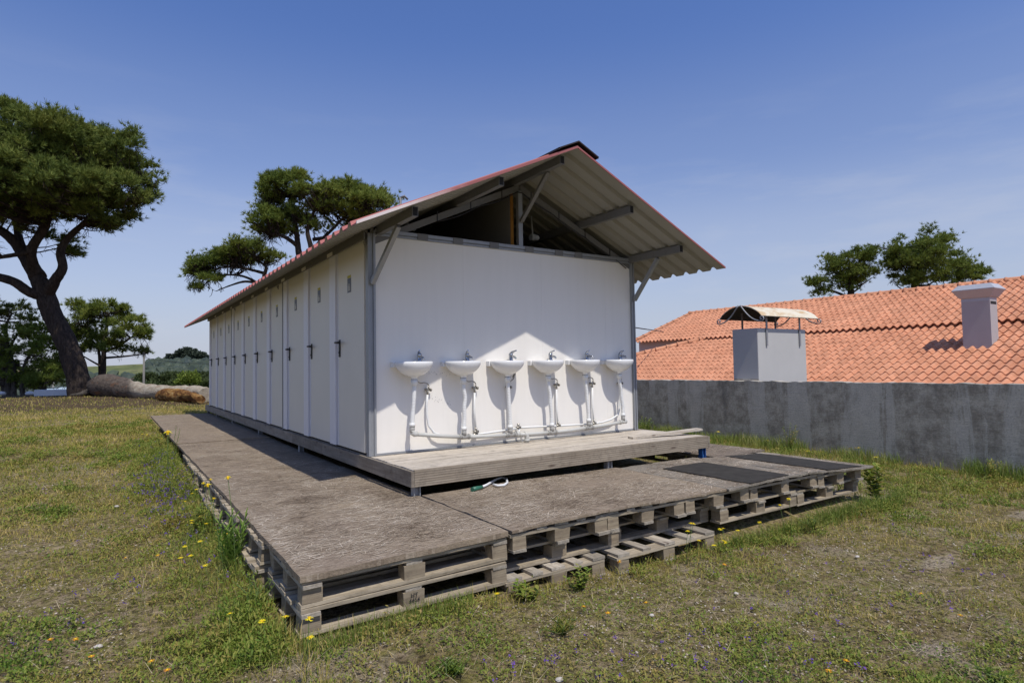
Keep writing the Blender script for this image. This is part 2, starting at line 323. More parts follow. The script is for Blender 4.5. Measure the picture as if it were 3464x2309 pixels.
GREYW = m_osb('frayed_grey_board', (0.26, 0.23, 0.185), (0.44, 0.40, 0.335), (0.08, 0.068, 0.055), (0.30, 0.262, 0.21))
CONC = m_concrete(); GROUND = m_ground(); TILE = m_tile('terracotta_roof_tile')
GALV = m_galv('galvanised_steel'); DSTEEL = m_galv('dark_steel_tube', (0.20,0.195,0.185), (0.14,0.135,0.13), 0.2, 0.6)
CHROME = flat('chrome', (0.42, 0.43, 0.45), 0.12, 1.0, 0.5, 0.05); CERAM = flat('white_ceramic', (0.80, 0.80, 0.785), 0.12, 0, 0.6, 0.02)
PLAST = flat('white_plastic_hose', (0.74, 0.74, 0.71), 0.4, 0, 0.4, 0.06); GPIPE = flat('grey_plastic_pipe', (0.50, 0.495, 0.455), 0.5, 0, 0.4, 0.12)
GREYP = flat('grey_pipe_fitting', (0.34, 0.33, 0.30), 0.55, 0, 0.4, 0.2); BLACK = flat('black_plastic', (0.015, 0.015, 0.017), 0.42, 0, 0.4)
BRASS = flat('dull_nickel_valve', (0.33, 0.31, 0.27), 0.35, 0.8, 0.5); BRAID = flat('braided_steel_hose', (0.30, 0.29, 0.27), 0.4, 0.6, 0.5, 0.3, 90)
RED = flat('faded_red_roof_sheet', (0.34, 0.085, 0.075), 0.55, 0, 0.3, 0.2); UNDER = flat('beige_roof_underside', (0.29, 0.28, 0.245), 0.75, 0, 0.2, 0.1, 3)
RIDGEC = flat('dark_ridge_capping', (0.035, 0.022, 0.02), 0.6); PARTI = flat('dull_partition_panel', (0.24, 0.225, 0.205), 0.6, 0, 0.3, 0.1)
FOAM = flat('orange_foam_edge', (0.26, 0.12, 0.025), 0.9, 0, 0.1, 0.3, 30); GREY = flat('pale_grey_render', (0.47, 0.465, 0.45), 0.85, 0, 0.2, 0.07, 3)
GREY2 = flat('mauve_grey_render', (0.42, 0.395, 0.39), 0.85, 0, 0.2, 0.07, 3); BLUE = flat('blue_painted_steel', (0.03, 0.11, 0.30), 0.5)
MATB = flat('black_rubber_mat', (0.046, 0.042, 0.036), 0.9, 0, 0.12, 0.6, 9); YEL = flat('yellow_sticker', (0.42, 0.36, 0.02), 0.6); DARKP = flat('dark_photo_print', (0.035, 0.03, 0.028), 0.35, 0, 0.4, 0.5, 40)
SKINP = flat('pale_print_figure', (0.40, 0.36, 0.28), 0.4, 0, 0.4, 0.3, 50); DOORM = flat('cream_door_paint', (0.66, 0.62, 0.535), 0.45, 0, 0.4, 0.05, 2); BEAM = m_galv('dull_brown_beam', (0.155,0.145,0.125), (0.10,0.095,0.085), 0.1, 0.7)
JAMB = flat('white_door_frame', (0.70, 0.68, 0.68), 0.45, 0, 0.4, 0.04)
DARKGAP = flat('dark_gap_and_ink', (0.02, 0.02, 0.02), 0.8); WHITEC = flat('whitewashed_block', (0.62, 0.62, 0.62), 0.8, 0, 0.2, 0.1); GREENP = flat('green_hose_fitting', (0.03, 0.13, 0.08), 0.4)  # DARKGAP: black put in for unlit gaps and openings, also stamp ink

# ================================================================= terrain
def sstep(a, b, x): t = np.clip((x-a)/(b-a), 0, 1); return t*t*(3-2*t)
def gz(x, y):
    x = np.asarray(x, float); y = np.asarray(y, float)
    l = np.interp(y, [-6, -3, 0, 2, 4.4, 6.5, 12, 32], [-.49, -.525, -.54, -.43, -.29, -.215, -.21, -.20])
    r = np.interp(y, [-8, -2.5, 3.6, 12, 32], [-.58, -.65, -.53, -.45, -.3])
    k = sstep(-1.2, 4.2, x); z = l*(1-k)+r*k
    z = z-0.035*np.exp(-((x-1.1)/0.9)**2-((y+2.3)/0.7)**2)
    under = sstep(-1.25, -1.05, x)*sstep(4.35, 4.1, x)*sstep(-2.2, -1.9, y)*sstep(11.5, 10.5, y)
    z = z*(1-under)+(-0.55)*under
    z = z+((fnoise(x, y, 1.6)-0.5)*0.05+(fnoise(x, y, 9.0, 6)-0.5)*0.022)*(1-under)
    far = np.interp(y, [32, 42, 60, 90, 150, 230, 320, 430, 560, 800, 2500], [0, -.8, -2.6, -5.0, -8.5, -9.5, -5.5, .5, 7.5, 4, 0])
    z = z+far+sstep(90, 500, y)*(fnoise(x, y, 0.008, 3)-0.5)*14
    z = np.where(x > 7.1, -1.6-0.02*(x-7.1), z)*1.0
    z = np.where((x > 7.1) & (y > 60), -1.6+far+sstep(90, 500, y)*(fnoise(x, y, 0.008, 3)-0.5)*14+(1.4), z)
    return z
def grid(xs, ys, name, mat, kind='structure'):
    X, Y = np.meshgrid(xs, ys); Z = gz(X, Y); V = np.stack([X, Y, Z], -1).reshape(-1, 3); nx, ny = len(xs), len(ys)
    i = np.arange(nx-1)[None, :]+np.arange(ny-1)[:, None]*nx; F = np.stack([i, i+1, i+nx+1, i+nx], -1).reshape(-1, 4)
    o = npmesh(name, V, F, mat, smooth=True); o['kind'] = kind; return o
xs = np.concatenate([np.linspace(-900, -60, 30), np.linspace(-55, -12, 30), np.linspace(-11, 7.05, 240), [7.12], np.linspace(8, 60, 30), np.linspace(70, 900, 30)])
ys = np.concatenate([np.linspace(-60, -8, 14), np.linspace(-7, 13, 260), np.linspace(13.3, 75, 120)])
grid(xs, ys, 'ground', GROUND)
def m_hill():
    k = N('hillside_fields', 0.95, 0.1); p = k.n('ShaderNodeNewGeometry').outputs['Position']
    a = k.noise(k.mapp((0.012, 0.02, 0), src=p), 1.6, 6, 0.6); b = k.noise(k.mapp((0.09, 0.09, 0), src=p), 1.5, 6, 0.7); e = k.noise(k.mapp((0.02, 0.03, 0), src=p, loc=(3.2, 1.1, 0)), 1.3, 4)
    c = k.mix(k.ramp(a, [(0.4, 0.0), (0.6, 1.0)]), (0.115, 0.135, 0.05), (0.19, 0.19, 0.085))
    c = k.mix(k.ramp(b, [(0.5, 0.0), (0.64, 0.75)]), c, (0.045, 0.06, 0.028))
    c = k.mix(k.ramp(e, [(0.66, 0.0), (0.70, 0.85)]), c, (0.34, 0.20, 0.11)); k.col(c); return k.m
grid(np.concatenate([np.linspace(-900, -160, 20), np.linspace(-150, 260, 100), np.linspace(270, 1400, 20)]),
     np.concatenate([np.linspace(75, 620, 110), np.linspace(650, 2500, 20)]), 'hills', m_hill())

# ================================================================= toilet block
W_, LEN, HW = 3.31, 10.18, 2.03
RX, RZ, EX, EZ, FY, BY = 1.68, 2.80, 0.44, 1.836, -0.95, 11.12
SL = (RZ-EZ)/(RX+EX)
def roofz(x): return RZ-abs(x-RX)*SL
blk = empty('toilet_block', (W_/2, LEN/2, 0), 'long white panel toilet block with a row of doors and a low red ribbed roof', 'toilet block')
# end panel, joined sheets
b = MB()
ex = [0.062, 0.98, 1.94, 2.86, 3.262]
for i in range(4): b.box((ex[i]+0.0004, 0.0, 0.018), (ex[i+1]-0.0004, 0.05, 1.985))
b.build('end_wall', WHITE, blk)
ew_ = blk.children[0]; b = MB(); r5 = random.Random(8)
for i in range(70):
    if i < 34: t_ = r5.random(); x, z = .56+.44*t_, .735-.045*t_+r5.gauss(0, .012)
    else: t_ = r5.random(); x, z = .60+.22*t_, .50-.075*t_+r5.gauss(0, .012)
    q = r5.uniform(.0012, .004); b.face([(x-q, -.0006, z-q*.6), (x+q, -.0006, z-q*.8), (x+q*.7, -.0006, z+q*.7), (x-q*.6, -.0006, z+q*.5)])
tag(b.build('mould_specks', flat('mould_stain', (0.28, 0.27, 0.25), .8), ew_), kind='stuff')
b = MB(); b.box((0.06, -0.012, 0.0), (W_-0.06, 0.06, 0.018)); b.build('floor_rail', GALV, blk)
b = MB(); b.box((0.06, -0.016, 1.985), (W_-0.045, 0.066, 2.003)); b.box((0.06, -0.004, 2.003), (W_-0.045, 0.056, 2.012)); b.box((0.06, -0.022, 2.012), (W_-0.045, 0.066, 2.045))
b.build('top_rail', GALV, blk)
for i, x in enumerate((0.48, 0.86, 1.28, 1.72, 2.12, 2.4)):
    b = MB(); b.box((x, -0.026, 1.990), (x+0.11, -0.018, 2.047)); b.build('rail_patch', DSTEEL, blk)
b = MB(); b.box((W_-0.05, 0.05, 0.018), (W_-0.0, LEN-0.05, HW)); b.build('side_wall', WHITE, blk)
b = MB(); b.box((0.05, LEN-0.05, 0.018), (W_-0.05, LEN, HW))
b.raw([(0.0,LEN-.05,HW),(W_,LEN-.05,HW),(RX,LEN-.05,RZ-0.06),(0.0,LEN,HW),(W_,LEN,HW),(RX,LEN,RZ-0.06)], [(0,1,2),(5,4,3),(0,2,5,3),(1,4,5,2),(0,3,4,1)])
b.build('rear_wall', WHITE, blk)
# corner posts in folded profile
for (x0, x1) in ((-0.012, 0.060), (W_-0.048, W_+0.004)):
    b = MB(); b.box((x0, -0.030, -0.0), (x0+0.022, 0.03, HW+0.0)); b.box((x0+0.022, -0.018, 0.0), (x1-0.020, 0.04, HW)); b.box((x1-0.020, -0.030, 0.0), (x1, 0.03, HW))
    b.build('corner_post', GALV, blk)
b = MB(); b.box((-0.012, LEN-0.03, 0.0), (0.05, LEN+0.03, HW)); b.build('corner_post', GALV, blk)
# long wall: frames and doors
P = 1.0034
b = MB(); b.box((0.012, 0.03, 0.018), (0.05, LEN-0.03, 1.985)); b.build('front_wall', JAMB, blk)
for k in range(10):
    y0 = 0.075+k*P; y1 = y0+0.73
    d = MB(); d.box((-0.012, y0, 0.022), (0.0115, y1, 1.975)); do = d.build('door', DOORM, blk, 0.002)
    h = MB(); hy = y1-0.045
    h.box((-0.024, hy-0.016, 0.900), (-0.0125, hy+0.016, 1.072)); h.tube([(-0.024, hy, 1.043), (-0.060, hy, 1.043)], 0.011, 10)
    h.tube([(-0.060, hy+0.014, 1.043), (-0.062, hy-0.06, 1.043), (-0.058, hy-0.135, 1.041)], [0.010, 0.011, 0.009], 10)
    h.tube([(-0.022, hy, 0.945), (-0.030, hy, 0.945)], 0.010, 10); h.build('door_handle', BLACK, do)
    if k < 9 or True:
        s_ = MB(); ya, yb = y0+0.345, y0+0.447
        s_.box((-0.0145, ya, 1.515), (-0.0125, yb, 1.652), 0); s_.box((-0.0145, ya+0.004, 1.655), (-0.0125, yb, 1.680), 1)
        s_.box((-0.0160, ya+0.04, 1.53), (-0.0147, ya+0.062, 1.60), 2); s_.box((-0.0160, ya+0.025, 1.53), (-0.0147, ya+0.036, 1.57), 2)
        s_.box((-0.0160, ya+0.066, 1.53), (-0.0147, ya+0.078, 1.58), 2); s_.build('door_sign', [DARKP, YEL, SKINP], do)
    g = MB(); g.box((-0.0125, y1+0.008, 0.02), (0.0115, y1+0.030, 1.98)); g.box((-0.030, y1+0.055, 0.02), (0.0115, y0+P-0.030, 1.984)); g.build('door_frame', JAMB, blk, 0.002)
    g = MB(); g.box((0.0055, y1+0.0005, 0.02), (0.0115, y1+0.0075, 1.98)); g.build('door_gap_strip', DARKGAP, blk)  # darkness of the door gap put in as a black strip
    if k in (2, 6):
        g = MB(); g.box((-0.036, y0+P-0.030, 0.0), (0.0115, y0+P-0.006, 1.984)); g.build('joint_post', DSTEEL, blk)
    g = MB(); g.box((-0.056, y1+0.06, 1.936), (-0.0525, y0+P-0.04, 1.972)); g.build('frame_bracket', DOORM, blk)
# steel frame: purlins along the roof, rafters, king post, struts
for x in (0.10, 0.93, 1.62, 2.52, 3.26):
    z = roofz(x)-0.050; b = MB(); t = 0.004
    b.bar((x, -0.80, z), (x, BY-0.12, z), 0.052, 0.078, (0, 0, 1))
    # dark open end of the tube
    b.bar((x, -0.8015, z), (x, -0.8005, z), 0.042, 0.068, (0, 0, 1), 1)
    b.build('purlin', [DSTEEL, DARKGAP], blk)
b = MB(); b.box((-0.052, -0.035, 1.935), (-0.0365, LEN+0.05, 2.050)); b.box((-0.036, -0.03, 1.997), (0.045, LEN+0.05, 2.052)); b.build('wall_plate', BEAM, blk)
b = MB(); b.box((W_-0.045, 0.07, 2.031), (W_+0.02, LEN+0.05, 2.075)); b.build('wall_plate', DSTEEL, blk)
for (xa, xb) in ((-0.02, RX), (RX, W_+0.02)):
    for y in (0.022, 3.4, 6.8):
        b = MB(); b.bar((xa, y, roofz(xa)-0.125), (xb, y, roofz(xb)-0.125), 0.046, 0.062, (0, 0, 1)); b.build('rafter', DSTEEL, blk)
b = MB(); b.box((RX-0.022, 0.0, 2.046), (RX+0.030, 0.045, roofz(RX)-0.15)); b.build('king_post', GALV, blk)
b = MB(); b.bar((RX+0.004, -0.018, 2.31), (1.64, -0.55, roofz(1.64)-0.10), 0.030, 0.042, (1, 0, 0)); b.build('roof_strut', DSTEEL, blk)
b = MB(); b.bar((0.024, -0.048, 1.545), (0.10, -0.46, roofz(0.1)-0.10), 0.040, 0.040, (1, 0, 0)); b.build('roof_strut', GALV, blk)
b = MB(); b.bar((W_-0.02, -0.048, 1.545), (3.26, -0.46, roofz(3.26)-0.10), 0.040, 0.040, (1, 0, 0)); b.build('roof_strut', GALV, blk)
# rear struts past the last door
b = MB(); b.bar((0.02, LEN+0.04, 1.5), (0.10, LEN+0.45, roofz(0.1)-0.10), 0.04, 0.04, (1, 0, 0)); b.build('roof_strut', GALV, blk)
# central partition with an orange foam edge
b = MB(); b.box((RX-0.085, 0.07, 0.02), (RX-0.045, LEN-0.06, roofz(RX)-0.165)); b.build('partition', PARTI, blk)
b = MB(); b.box((RX-0.083, 0.060, 0.02), (RX-0.047, 0.0695, roofz(RX)-0.168)); b.build('partition_edge', FOAM, blk)
# roof sheets, trapezoid ribs across the length
def sheet(side):
    b = MB(); p = 0.195; prof = [(0.0, 0.0), (0.108, 0.0), (0.128, 0.034), (0.172, 0.034), (0.195, 0.0)]
    ys_ = []; y = FY
    while y < BY:
        for a, hgt in prof[:-1]: ys_.append((y+a, hgt))
        y += p
    ys_ = [(yy, hh) for yy, hh in ys_ if yy <= BY]; ys_.append((BY, 0)); th = 0.010
    xe = -EX if side < 0 else 2*RX+EX
    for i in range(len(ys_)-1):
        (ya, ha), (yb, hb) = ys_[i], ys_[i+1]
        nseg = 8
        for j in range(nseg):
            xa = RX+(xe-RX)*j/nseg; xb = RX+(xe-RX)*(j+1)/nseg
            za, zb = roofz(xa), roofz(xb)
            top = [(xa, ya, za+ha+th), (xb, ya, zb+ha+th), (xb, yb, zb+hb+th), (xa, yb, za+hb+th)]
            bot = [(xa, ya, za+ha), (xa, yb, za+hb), (xb, yb, zb+hb), (xb, ya, zb+ha)]
            if side > 0: top.reverse(); bot.reverse()
            top.reverse(); bot.reverse()
            if side < 0: top.reverse(); bot.reverse(); top.reverse(); bot.reverse()
            b.face(top, 0); b.face(bot, 1)
        b.face([(xe, ya, roofz(xe)+ha), (xe, yb, roofz(xe)+hb), (xe, yb, roofz(xe)+hb+th), (xe, ya, roofz(xe)+ha+th)], 0)
    return b
rf = sheet(-1).build('roof', [RED, UNDER], blk); rf2 = sheet(1).build('roof', [RED, UNDER], blk)
VT = N('verge_highlight_paint', 0.45, 0.4); q_ = VT.n('ShaderNodeSeparateXYZ'); VT.lk(VT.n('ShaderNodeNewGeometry').outputs['Position'], q_.inputs[0])
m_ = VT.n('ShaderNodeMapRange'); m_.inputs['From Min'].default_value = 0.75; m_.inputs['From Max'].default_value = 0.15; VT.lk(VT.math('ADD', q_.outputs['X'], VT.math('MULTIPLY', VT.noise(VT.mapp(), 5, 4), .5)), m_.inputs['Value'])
VT.col(VT.mix(m_.outputs[0], (0.33, 0.11, 0.10), (0.72, 0.62, 0.58)))  # lower left end coloured pale as a painted highlight, red towards the ridge
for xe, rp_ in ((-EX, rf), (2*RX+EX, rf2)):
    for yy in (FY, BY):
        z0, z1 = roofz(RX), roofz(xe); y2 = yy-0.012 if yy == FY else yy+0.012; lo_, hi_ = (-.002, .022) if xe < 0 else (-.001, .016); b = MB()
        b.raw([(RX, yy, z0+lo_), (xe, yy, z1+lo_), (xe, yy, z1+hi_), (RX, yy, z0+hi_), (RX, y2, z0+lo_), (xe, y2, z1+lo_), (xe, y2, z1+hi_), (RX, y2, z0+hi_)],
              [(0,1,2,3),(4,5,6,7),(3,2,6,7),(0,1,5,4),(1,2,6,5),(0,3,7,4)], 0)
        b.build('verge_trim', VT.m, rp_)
b = MB(); w2 = 0.24
for s in (-1, 1):
    za, zb = RZ+0.062, RZ+0.062-w2*SL
    pts = [(RX, FY-0.03, za), (RX+s*w2, FY-0.03, zb), (RX+s*w2, BY+0.03, zb), (RX, BY+0.03, za)]
    lo = [(x, y, z-0.012) for x, y, z in pts]
    b.raw(pts+lo, [(0,1,2,3),(7,6,5,4),(0,4,5,1),(2,6,7,3)])
    b.raw([(RX+s*w2, FY-0.03, zb), (RX+s*w2, BY+0.03, zb), (RX+s*w2, BY+0.03, zb-0.018), (RX+s*w2, FY-0.03, zb-0.018), (RX+s*(w2-.01), FY-0.03, zb), (RX+s*(w2-.01), BY+0.03, zb), (RX+s*(w2-.01), BY+0.03, zb-0.018), (RX+s*(w2-.01), FY-0.03, zb-0.018)], [(0,1,2,3),(7,6,5,4),(0,3,7,4),(3,2,6,7)])
b.build('ridge_cap', RIDGEC, rf)
# cable clipped along the rafters
b = MB(); pts = []
for i in range(41):
    x = 0.7+i*2.5/40; pts.append((x, -0.012, roofz(x)-0.165-0.022*abs(sin(i*0.42))))
b.tube(pts, 0.006, 6)
for i in range(0, 41, 6): b.box((pts[i][0]-0.004, -0.006, pts[i][2]-0.004), (pts[i][0]+0.004, 0.0, pts[i][2]+0.10))
b.build('roof_cable', BLACK, blk)
# vent pipe on the far roof slope
b = MB(); pp = hit(1355, 700, 0, RX-0.15); zt = hit(1355, 669, 0, RX-0.15)[2]
b.tube([(pp[0], pp[1], roofz(pp[0])-0.02), (pp[0], pp[1], zt)], 0.018, 8); b.tube([(pp[0], pp[1], zt), (pp[0]+0.05, pp[1]-0.02, zt+0.03), (pp[0]+0.10, pp[1]-0.03, zt-0.02)], 0.016, 8)
b.build('vent_pipe', DSTEEL, rf)
# bulkhead lamps under the roof
for (x, y, z, lab) in ((0.66, 0.55, 2.235, 'pale bulkhead lamp under the left roof slope of the toilet block'), (2.22, 0.5, 2.29, 'pale bulkhead lamp under the right roof slope of the toilet block')):
    lm = empty('bulkhead_lamp', (x, y, z), lab, 'lamp', 'bulkhead lamps under the roof')
    b = MB(); b.tube([(x-.05, y, z), (x+.01, y, z)], [0.038, 0.040], 12); b.tube([(x-0.02, y, z+0.03), (x-0.02, y+0.02, roofz(x-.02)-0.02)], 0.010, 6); b.build('lamp_body', flat('lamp_body', (0.5,0.5,0.48), 0.5), lm)
    b = MB(); b.tube([(x+.011, y, z), (x+.05, y, z), (x+.07, y, z)], [0.034, 0.032, 0.015], 12); b.build('lamp_glass', flat('frosted_lamp_glass', (0.7,0.7,0.68), 0.2), lm)

# ================================================================= deck
dk = empty('timber_deck', (1.7, -0.5, -0.13), 'raised bleached timber deck under the basins, ribbed front board, steel legs', 'deck')
y = -0.93; n = 7; bw = (0.93-0.02)/n; rr = random.Random(4)
for i in range(n):
    b = MB(); ya = y+i*bw; x1 = 3.405 if i != 1 else 3.40
    segs = 24; vs = []; 
    for s_ in range(segs+1):
        x = 0.006+(x1-0.012)*s_/segs; dz = 0.003*sin(x*2.2+i*1.7)-0.004*(i == 0)*0
        for (yy, zz) in ((ya+.0035, -.026), (ya+bw-.0035, -.026), (ya+bw-.0035, -.001), (ya+.0035, -.001)): vs.append((x, yy, zz+dz))
    fs = [(s_*4+k, s_*4+(k+1) % 4, s_*4+4+(k+1) % 4, s_*4+4+k) for s_ in range(segs) for k in range(4)]+[(3,2,1,0), (segs*4, segs*4+1, segs*4+2, segs*4+3)]
    fs = [tuple(reversed(f)) for f in fs]
    b.raw(vs, fs); b.build('deck_board', DECKW, dk)
b = MB(); b.box((0.0, -0.96, -0.125), (3.41, -0.932, 0.004)); b.build('front_board', FASC, dk, 0.003)
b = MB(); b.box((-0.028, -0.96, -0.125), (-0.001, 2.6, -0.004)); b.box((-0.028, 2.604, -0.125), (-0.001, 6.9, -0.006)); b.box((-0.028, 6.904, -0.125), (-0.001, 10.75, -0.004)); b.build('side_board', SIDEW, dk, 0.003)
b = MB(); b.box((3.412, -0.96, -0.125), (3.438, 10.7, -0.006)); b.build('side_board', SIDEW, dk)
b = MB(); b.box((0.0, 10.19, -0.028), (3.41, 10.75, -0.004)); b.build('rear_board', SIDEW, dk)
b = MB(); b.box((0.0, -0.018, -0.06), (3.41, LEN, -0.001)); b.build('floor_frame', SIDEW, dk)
for x, y, m_ in ((0.035, -0.90, GALV), (2.02, -0.90, GALV), (3.37, -0.91, BLUE), (0.03, 2.4, GALV), (0.03, 4.8, GALV), (0.03, 7.2, GALV), (0.03, 9.2, GALV), (0.03, 10.6, DSTEEL), (3.37, 3, GALV)):
    b = MB(); b.box((x-.028, y-.028, -0.60), (x-.020, y+.028, -0.126)); b.box((x+.020, y-.028, -0.60), (x+.028, y+.028, -0.126)); b.box((x-.020, y-.006, -0.60), (x+.020, y+.006, -0.126)); b.build('leg', m_, dk)
b = MB(); b.bar((2.62, -0.60, 0.010), (3.50, -0.78, 0.052), 0.10, 0.022); lb = b.build('loose_board', DECKW)
tag(lb, 'loose bleached plank lying skewed on the right end of the deck', 'plank')

# ================================================================= wash basins
def dring(s, z, yc=-0.115, hw=0.178, dp=0.155, n=28, sy=None):
    pts = []
    for k in range(n):
        a = 2*pi*k/n; x = cos(a)*hw*s; y_ = sin(a)*dp*(sy or s)
        if y_ > 0: y_ *= 0.72; x = math.copysign(abs(cos(a))**0.55, cos(a))*hw*s
        pts.append((x, yc+y_, z))
    return pts
def basin(cx, k, lab, kind):
    r = empty('wash_basin', (cx, -0.0, 0.0), lab, 'wash basin', 'wash basins along the gable wall')
    b = MB(); lv = [(0.97, .836), (1.0, .832), (1.0, .815), (0.97, .795), (0.88, .770), (0.74, .745), (0.56, .722), (0.36, .706), (0.20, .700), (0.165, .690), (0.16, .676)]
    inn = [(0.97, .836), (0.90, .834), (0.84, .81), (0.66, .765), (0.35, .735), (0.05, .73)]
    for L_, flip in ((lv, False), (inn, True)):
        rings = [dring(s, z, yc=-0.115-(1-s)*0.012) for s, z in L_]; n = len(rings[0]); vs = [(x+cx, y, z) for rg in rings for x, y, z in rg]
        fs = [(i*n+j, i*n+(j+1) % n, (i+1)*n+(j+1) % n, (i+1)*n+j) for i in range(len(rings)-1) for j in range(n)]
        if flip is False: fs = [tuple(reversed(f)) for f in fs]
        b.raw(vs, fs, 0, True)
    # ledge against the wall
    rr_ = 0.012
    b.box((cx-0.182, -0.058, 0.786), (cx+0.175, -0.001, 0.8325)); b.build('bowl', CERAM, r)
    # tap
    t = MB(); tx = cx+0.085; ty = -0.052
    t.lathe([(0.0, .8335), (0.027, .8335), (0.027, .842), (0.021, .848), (0.020, .885), (0.023, .900), (0.019, .912), (0.0, .916)], (tx, ty, 0), 14)
    t.tube([(tx, ty-0.008, .872), (tx-0.005, ty-0.055, .878), (tx-0.006, ty-0.092, .868), (tx-0.006, ty-0.100, .856)], [0.013, 0.012, 0.011, 0.011], 10)
    hx = (-0.022, -0.018, 0.022, 0.006, -0.012, 0.0)[k]
    t.tube([(tx, ty, .908), (tx+hx*0.5, ty-0.012, .922), (tx+hx, ty-0.040, .934), (tx+hx*1.3, ty-0.062, .940)], [0.017, 0.014, 0.008, 0.006], 8)
    t.build('tap', CHROME, r)
    # drain: dark seal, collar, hose
    d = MB(); d.lathe([(0.0, .6765), (0.030, .6765), (0.030, .6725), (0.0, .6725)], (cx, -0.118, 0), 14); d.build('drain_seal', BLACK, r)
    ends = {0: (cx-0.025, .235), 1: (cx+0.0, .165), 2: (cx+0.02, .145), 3: (cx+0.035, .13), 4: (cx+0.035, .145), 5: (cx+0.045, .175)}[k]
    mids = {0: 0.0, 1: 0.03, 2: 0.005, 3: 0.02, 4: 0.012, 5: 0.022}[k]
    d = MB(); d.lathe([(0.0, .672), (0.031, .672), (0.031, .640), (0.025, .630), (0.022, .615), (0.0, .615)], (cx, -0.118, 0), 14)
    p = []; rad = []; N_ = 90
    for i in range(N_+1):
        tt = i/N_; z = .625+(ends[1]-.625)*tt; x = cx+(ends[0]-cx)*tt*tt*(3-2*tt)+mids*math.exp(-((tt-0.30)/0.16)**2)*0.7-mids*0.2*sin(tt*7)
        p.append((x, -0.118, z)); cor = 0.12 < tt < 0.80
        if k == 0: cor = 0.32 < tt < 0.62
        rad.append(0.0195+(0.0030 if (cor and i % 3 == 0) else (-0.0005 if cor else 0.0012)))
    d.tube(p, rad, 12); d.lathe([(0.0, ends[1]+.045), (0.027, ends[1]+.045), (0.027, ends[1]+.012), (0.0, ends[1]+.012)], (ends[0], -0.118, 0), 12)
    d.build('drain_hose', PLAST, r)
    d = MB(); d.lathe([(0.0, .014), (0.024, .014), (0.024, -.04), (0.0, -.04)], (ends[0], -0.118, ends[1]), 12); d.build('drain_socket', GREYP, r)
    # valve and braided hose
    vx, vz = cx+0.168, 0.575
    if k == 5: vx = cx+0.085; vz = .565
    if k == 2: vx = cx+0.055; vz = .57
    v = MB(); v.tube([(vx, -0.0, vz), (vx, -0.045, vz)], 0.011, 8); v.tube([(vx-.022, -0.035, vz), (vx+.03, -0.035, vz)], 0.012, 8)
    v.tube([(vx+0.004, -0.035, vz-0.05), (vx+.004, -0.035, vz)], 0.010, 8); v.tube([(vx+.03, -0.035, vz-0.004), (vx+.044, -0.035, vz-0.006)], 0.015, 8)
    v.tube([(vx+.014, -0.035, vz), (vx+.014, -0.04, vz+.032)], 0.008, 8); v.build('valve', BRASS, r)
    h = MB()
    if k == 2: pts = [(cx+.05, -.10, .70), (cx+.10, -.08, .735), (cx+.125, -.07, .70), (cx+.10, -.06, .665), (cx+.125, -.05, .70), (cx+.118, -.05, .655), (cx+.07, -.045, .62), (vx+.014, -.04, vz+.03)]
    elif k == 5: pts = [(cx+.03, -.10, .69), (cx+.04, -.07, .64), (vx+.01, -.05, .61), (vx+.014, -.04, vz+.03)]
    else: pts = [(cx+.03, -.10, .69), (cx+.05, -.09, .650), (cx+.09, -.07, .638), (cx+.135, -.05, .640), (cx+.168, -.045, .628), (vx+.014, -.042, vz+.035)]
    q = []
    for i in range(len(pts)-1):
        for s_ in range(5):
            tt = s_/5; p0 = pts[max(i-1, 0)]; p1 = pts[i]; p2 = pts[i+1]; p3 = pts[min(i+2, len(pts)-1)]
            q.append(tuple(0.5*((2*p1[c])+(-p0[c]+p2[c])*tt+(2*p0[c]-5*p1[c]+4*p2[c]-p3[c])*tt*tt+(-p0[c]+3*p1[c]-3*p2[c]+p3[c])*tt**3) for c in range(3)))
    q.append(pts[-1]); h.tube(q, 0.0055, 8); h.build('supply_hose', BRAID, r)
    return ends, (vx+.004, vz-.05)
LABS = ['white wash basin nearest the doors, first from the left corner post', 'white wash basin second from the left corner post, its drain hose kinked near the top',
        'white wash basin third from the left, supply hose coiled under its rim', 'white wash basin third from the right end of the gable wall',
        'white wash basin fifth from the left, beside the last one', 'white wash basin farthest right, next to the concrete yard wall side']
ends = []; vals = []
for k in range(6):
    e_, v_ = basin(0.388+k*0.511, k, LABS[k], 0); ends.append(e_); vals.append(v_)
pz = [e[1]-0.052 for e in ends]
dp = empty('drain_pipe', (1.6, -0.118, 0.1), 'grey plastic waste pipe sagging under the six basins down to the deck', 'pipe')
path = []
for k in range(6): path.append((ends[k][0], -0.118, pz[k]))
for k in range(5):
    a, c = path[k], path[k+1]; b = MB(); 
    if k == 0: b.tube([(a[0], a[1], a[2]+0.03), (a[0]+.004, a[1], a[2]+.006), (a[0]+0.02, a[1], a[2]-0.006), (a[0]+.05, a[1], a[2]-0.004)], 0.0245, 12)
    b.tube([(a[0], a[1], a[2]-.002), ((a[0]+c[0])/2, a[1], (a[2]+c[2])/2-.004), (c[0], c[1], c[2])] if k else [(a[0]+.03, a[1], a[2]-.005), ((a[0]+c[0])/2, a[1], (a[2]+c[2])/2-.004), c], 0.0195, 12)
    b.build('pipe_length', GPIPE, dp)
    f = MB(); f.tube([(c[0]-.055, c[1], c[2]+(a[2]-c[2])*.11), (c[0]-.035, c[1], c[2]+(a[2]-c[2])*.07)], 0.026, 12); f.tube([(c[0]-.03, c[1], c[2]), (c[0]+.045, c[1], c[2])], 0.0235, 12)
    if k < 4: f.tube([(c[0]+.045, c[1], c[2]), (c[0]+.06, c[1], c[2])], 0.027, 12)
    f.tube([(c[0], c[1], c[2]), (c[0], c[1], c[2]+.05)], 0.0225, 12); f.build('pipe_tee', GREYP if k < 4 else GPIPE, dp)
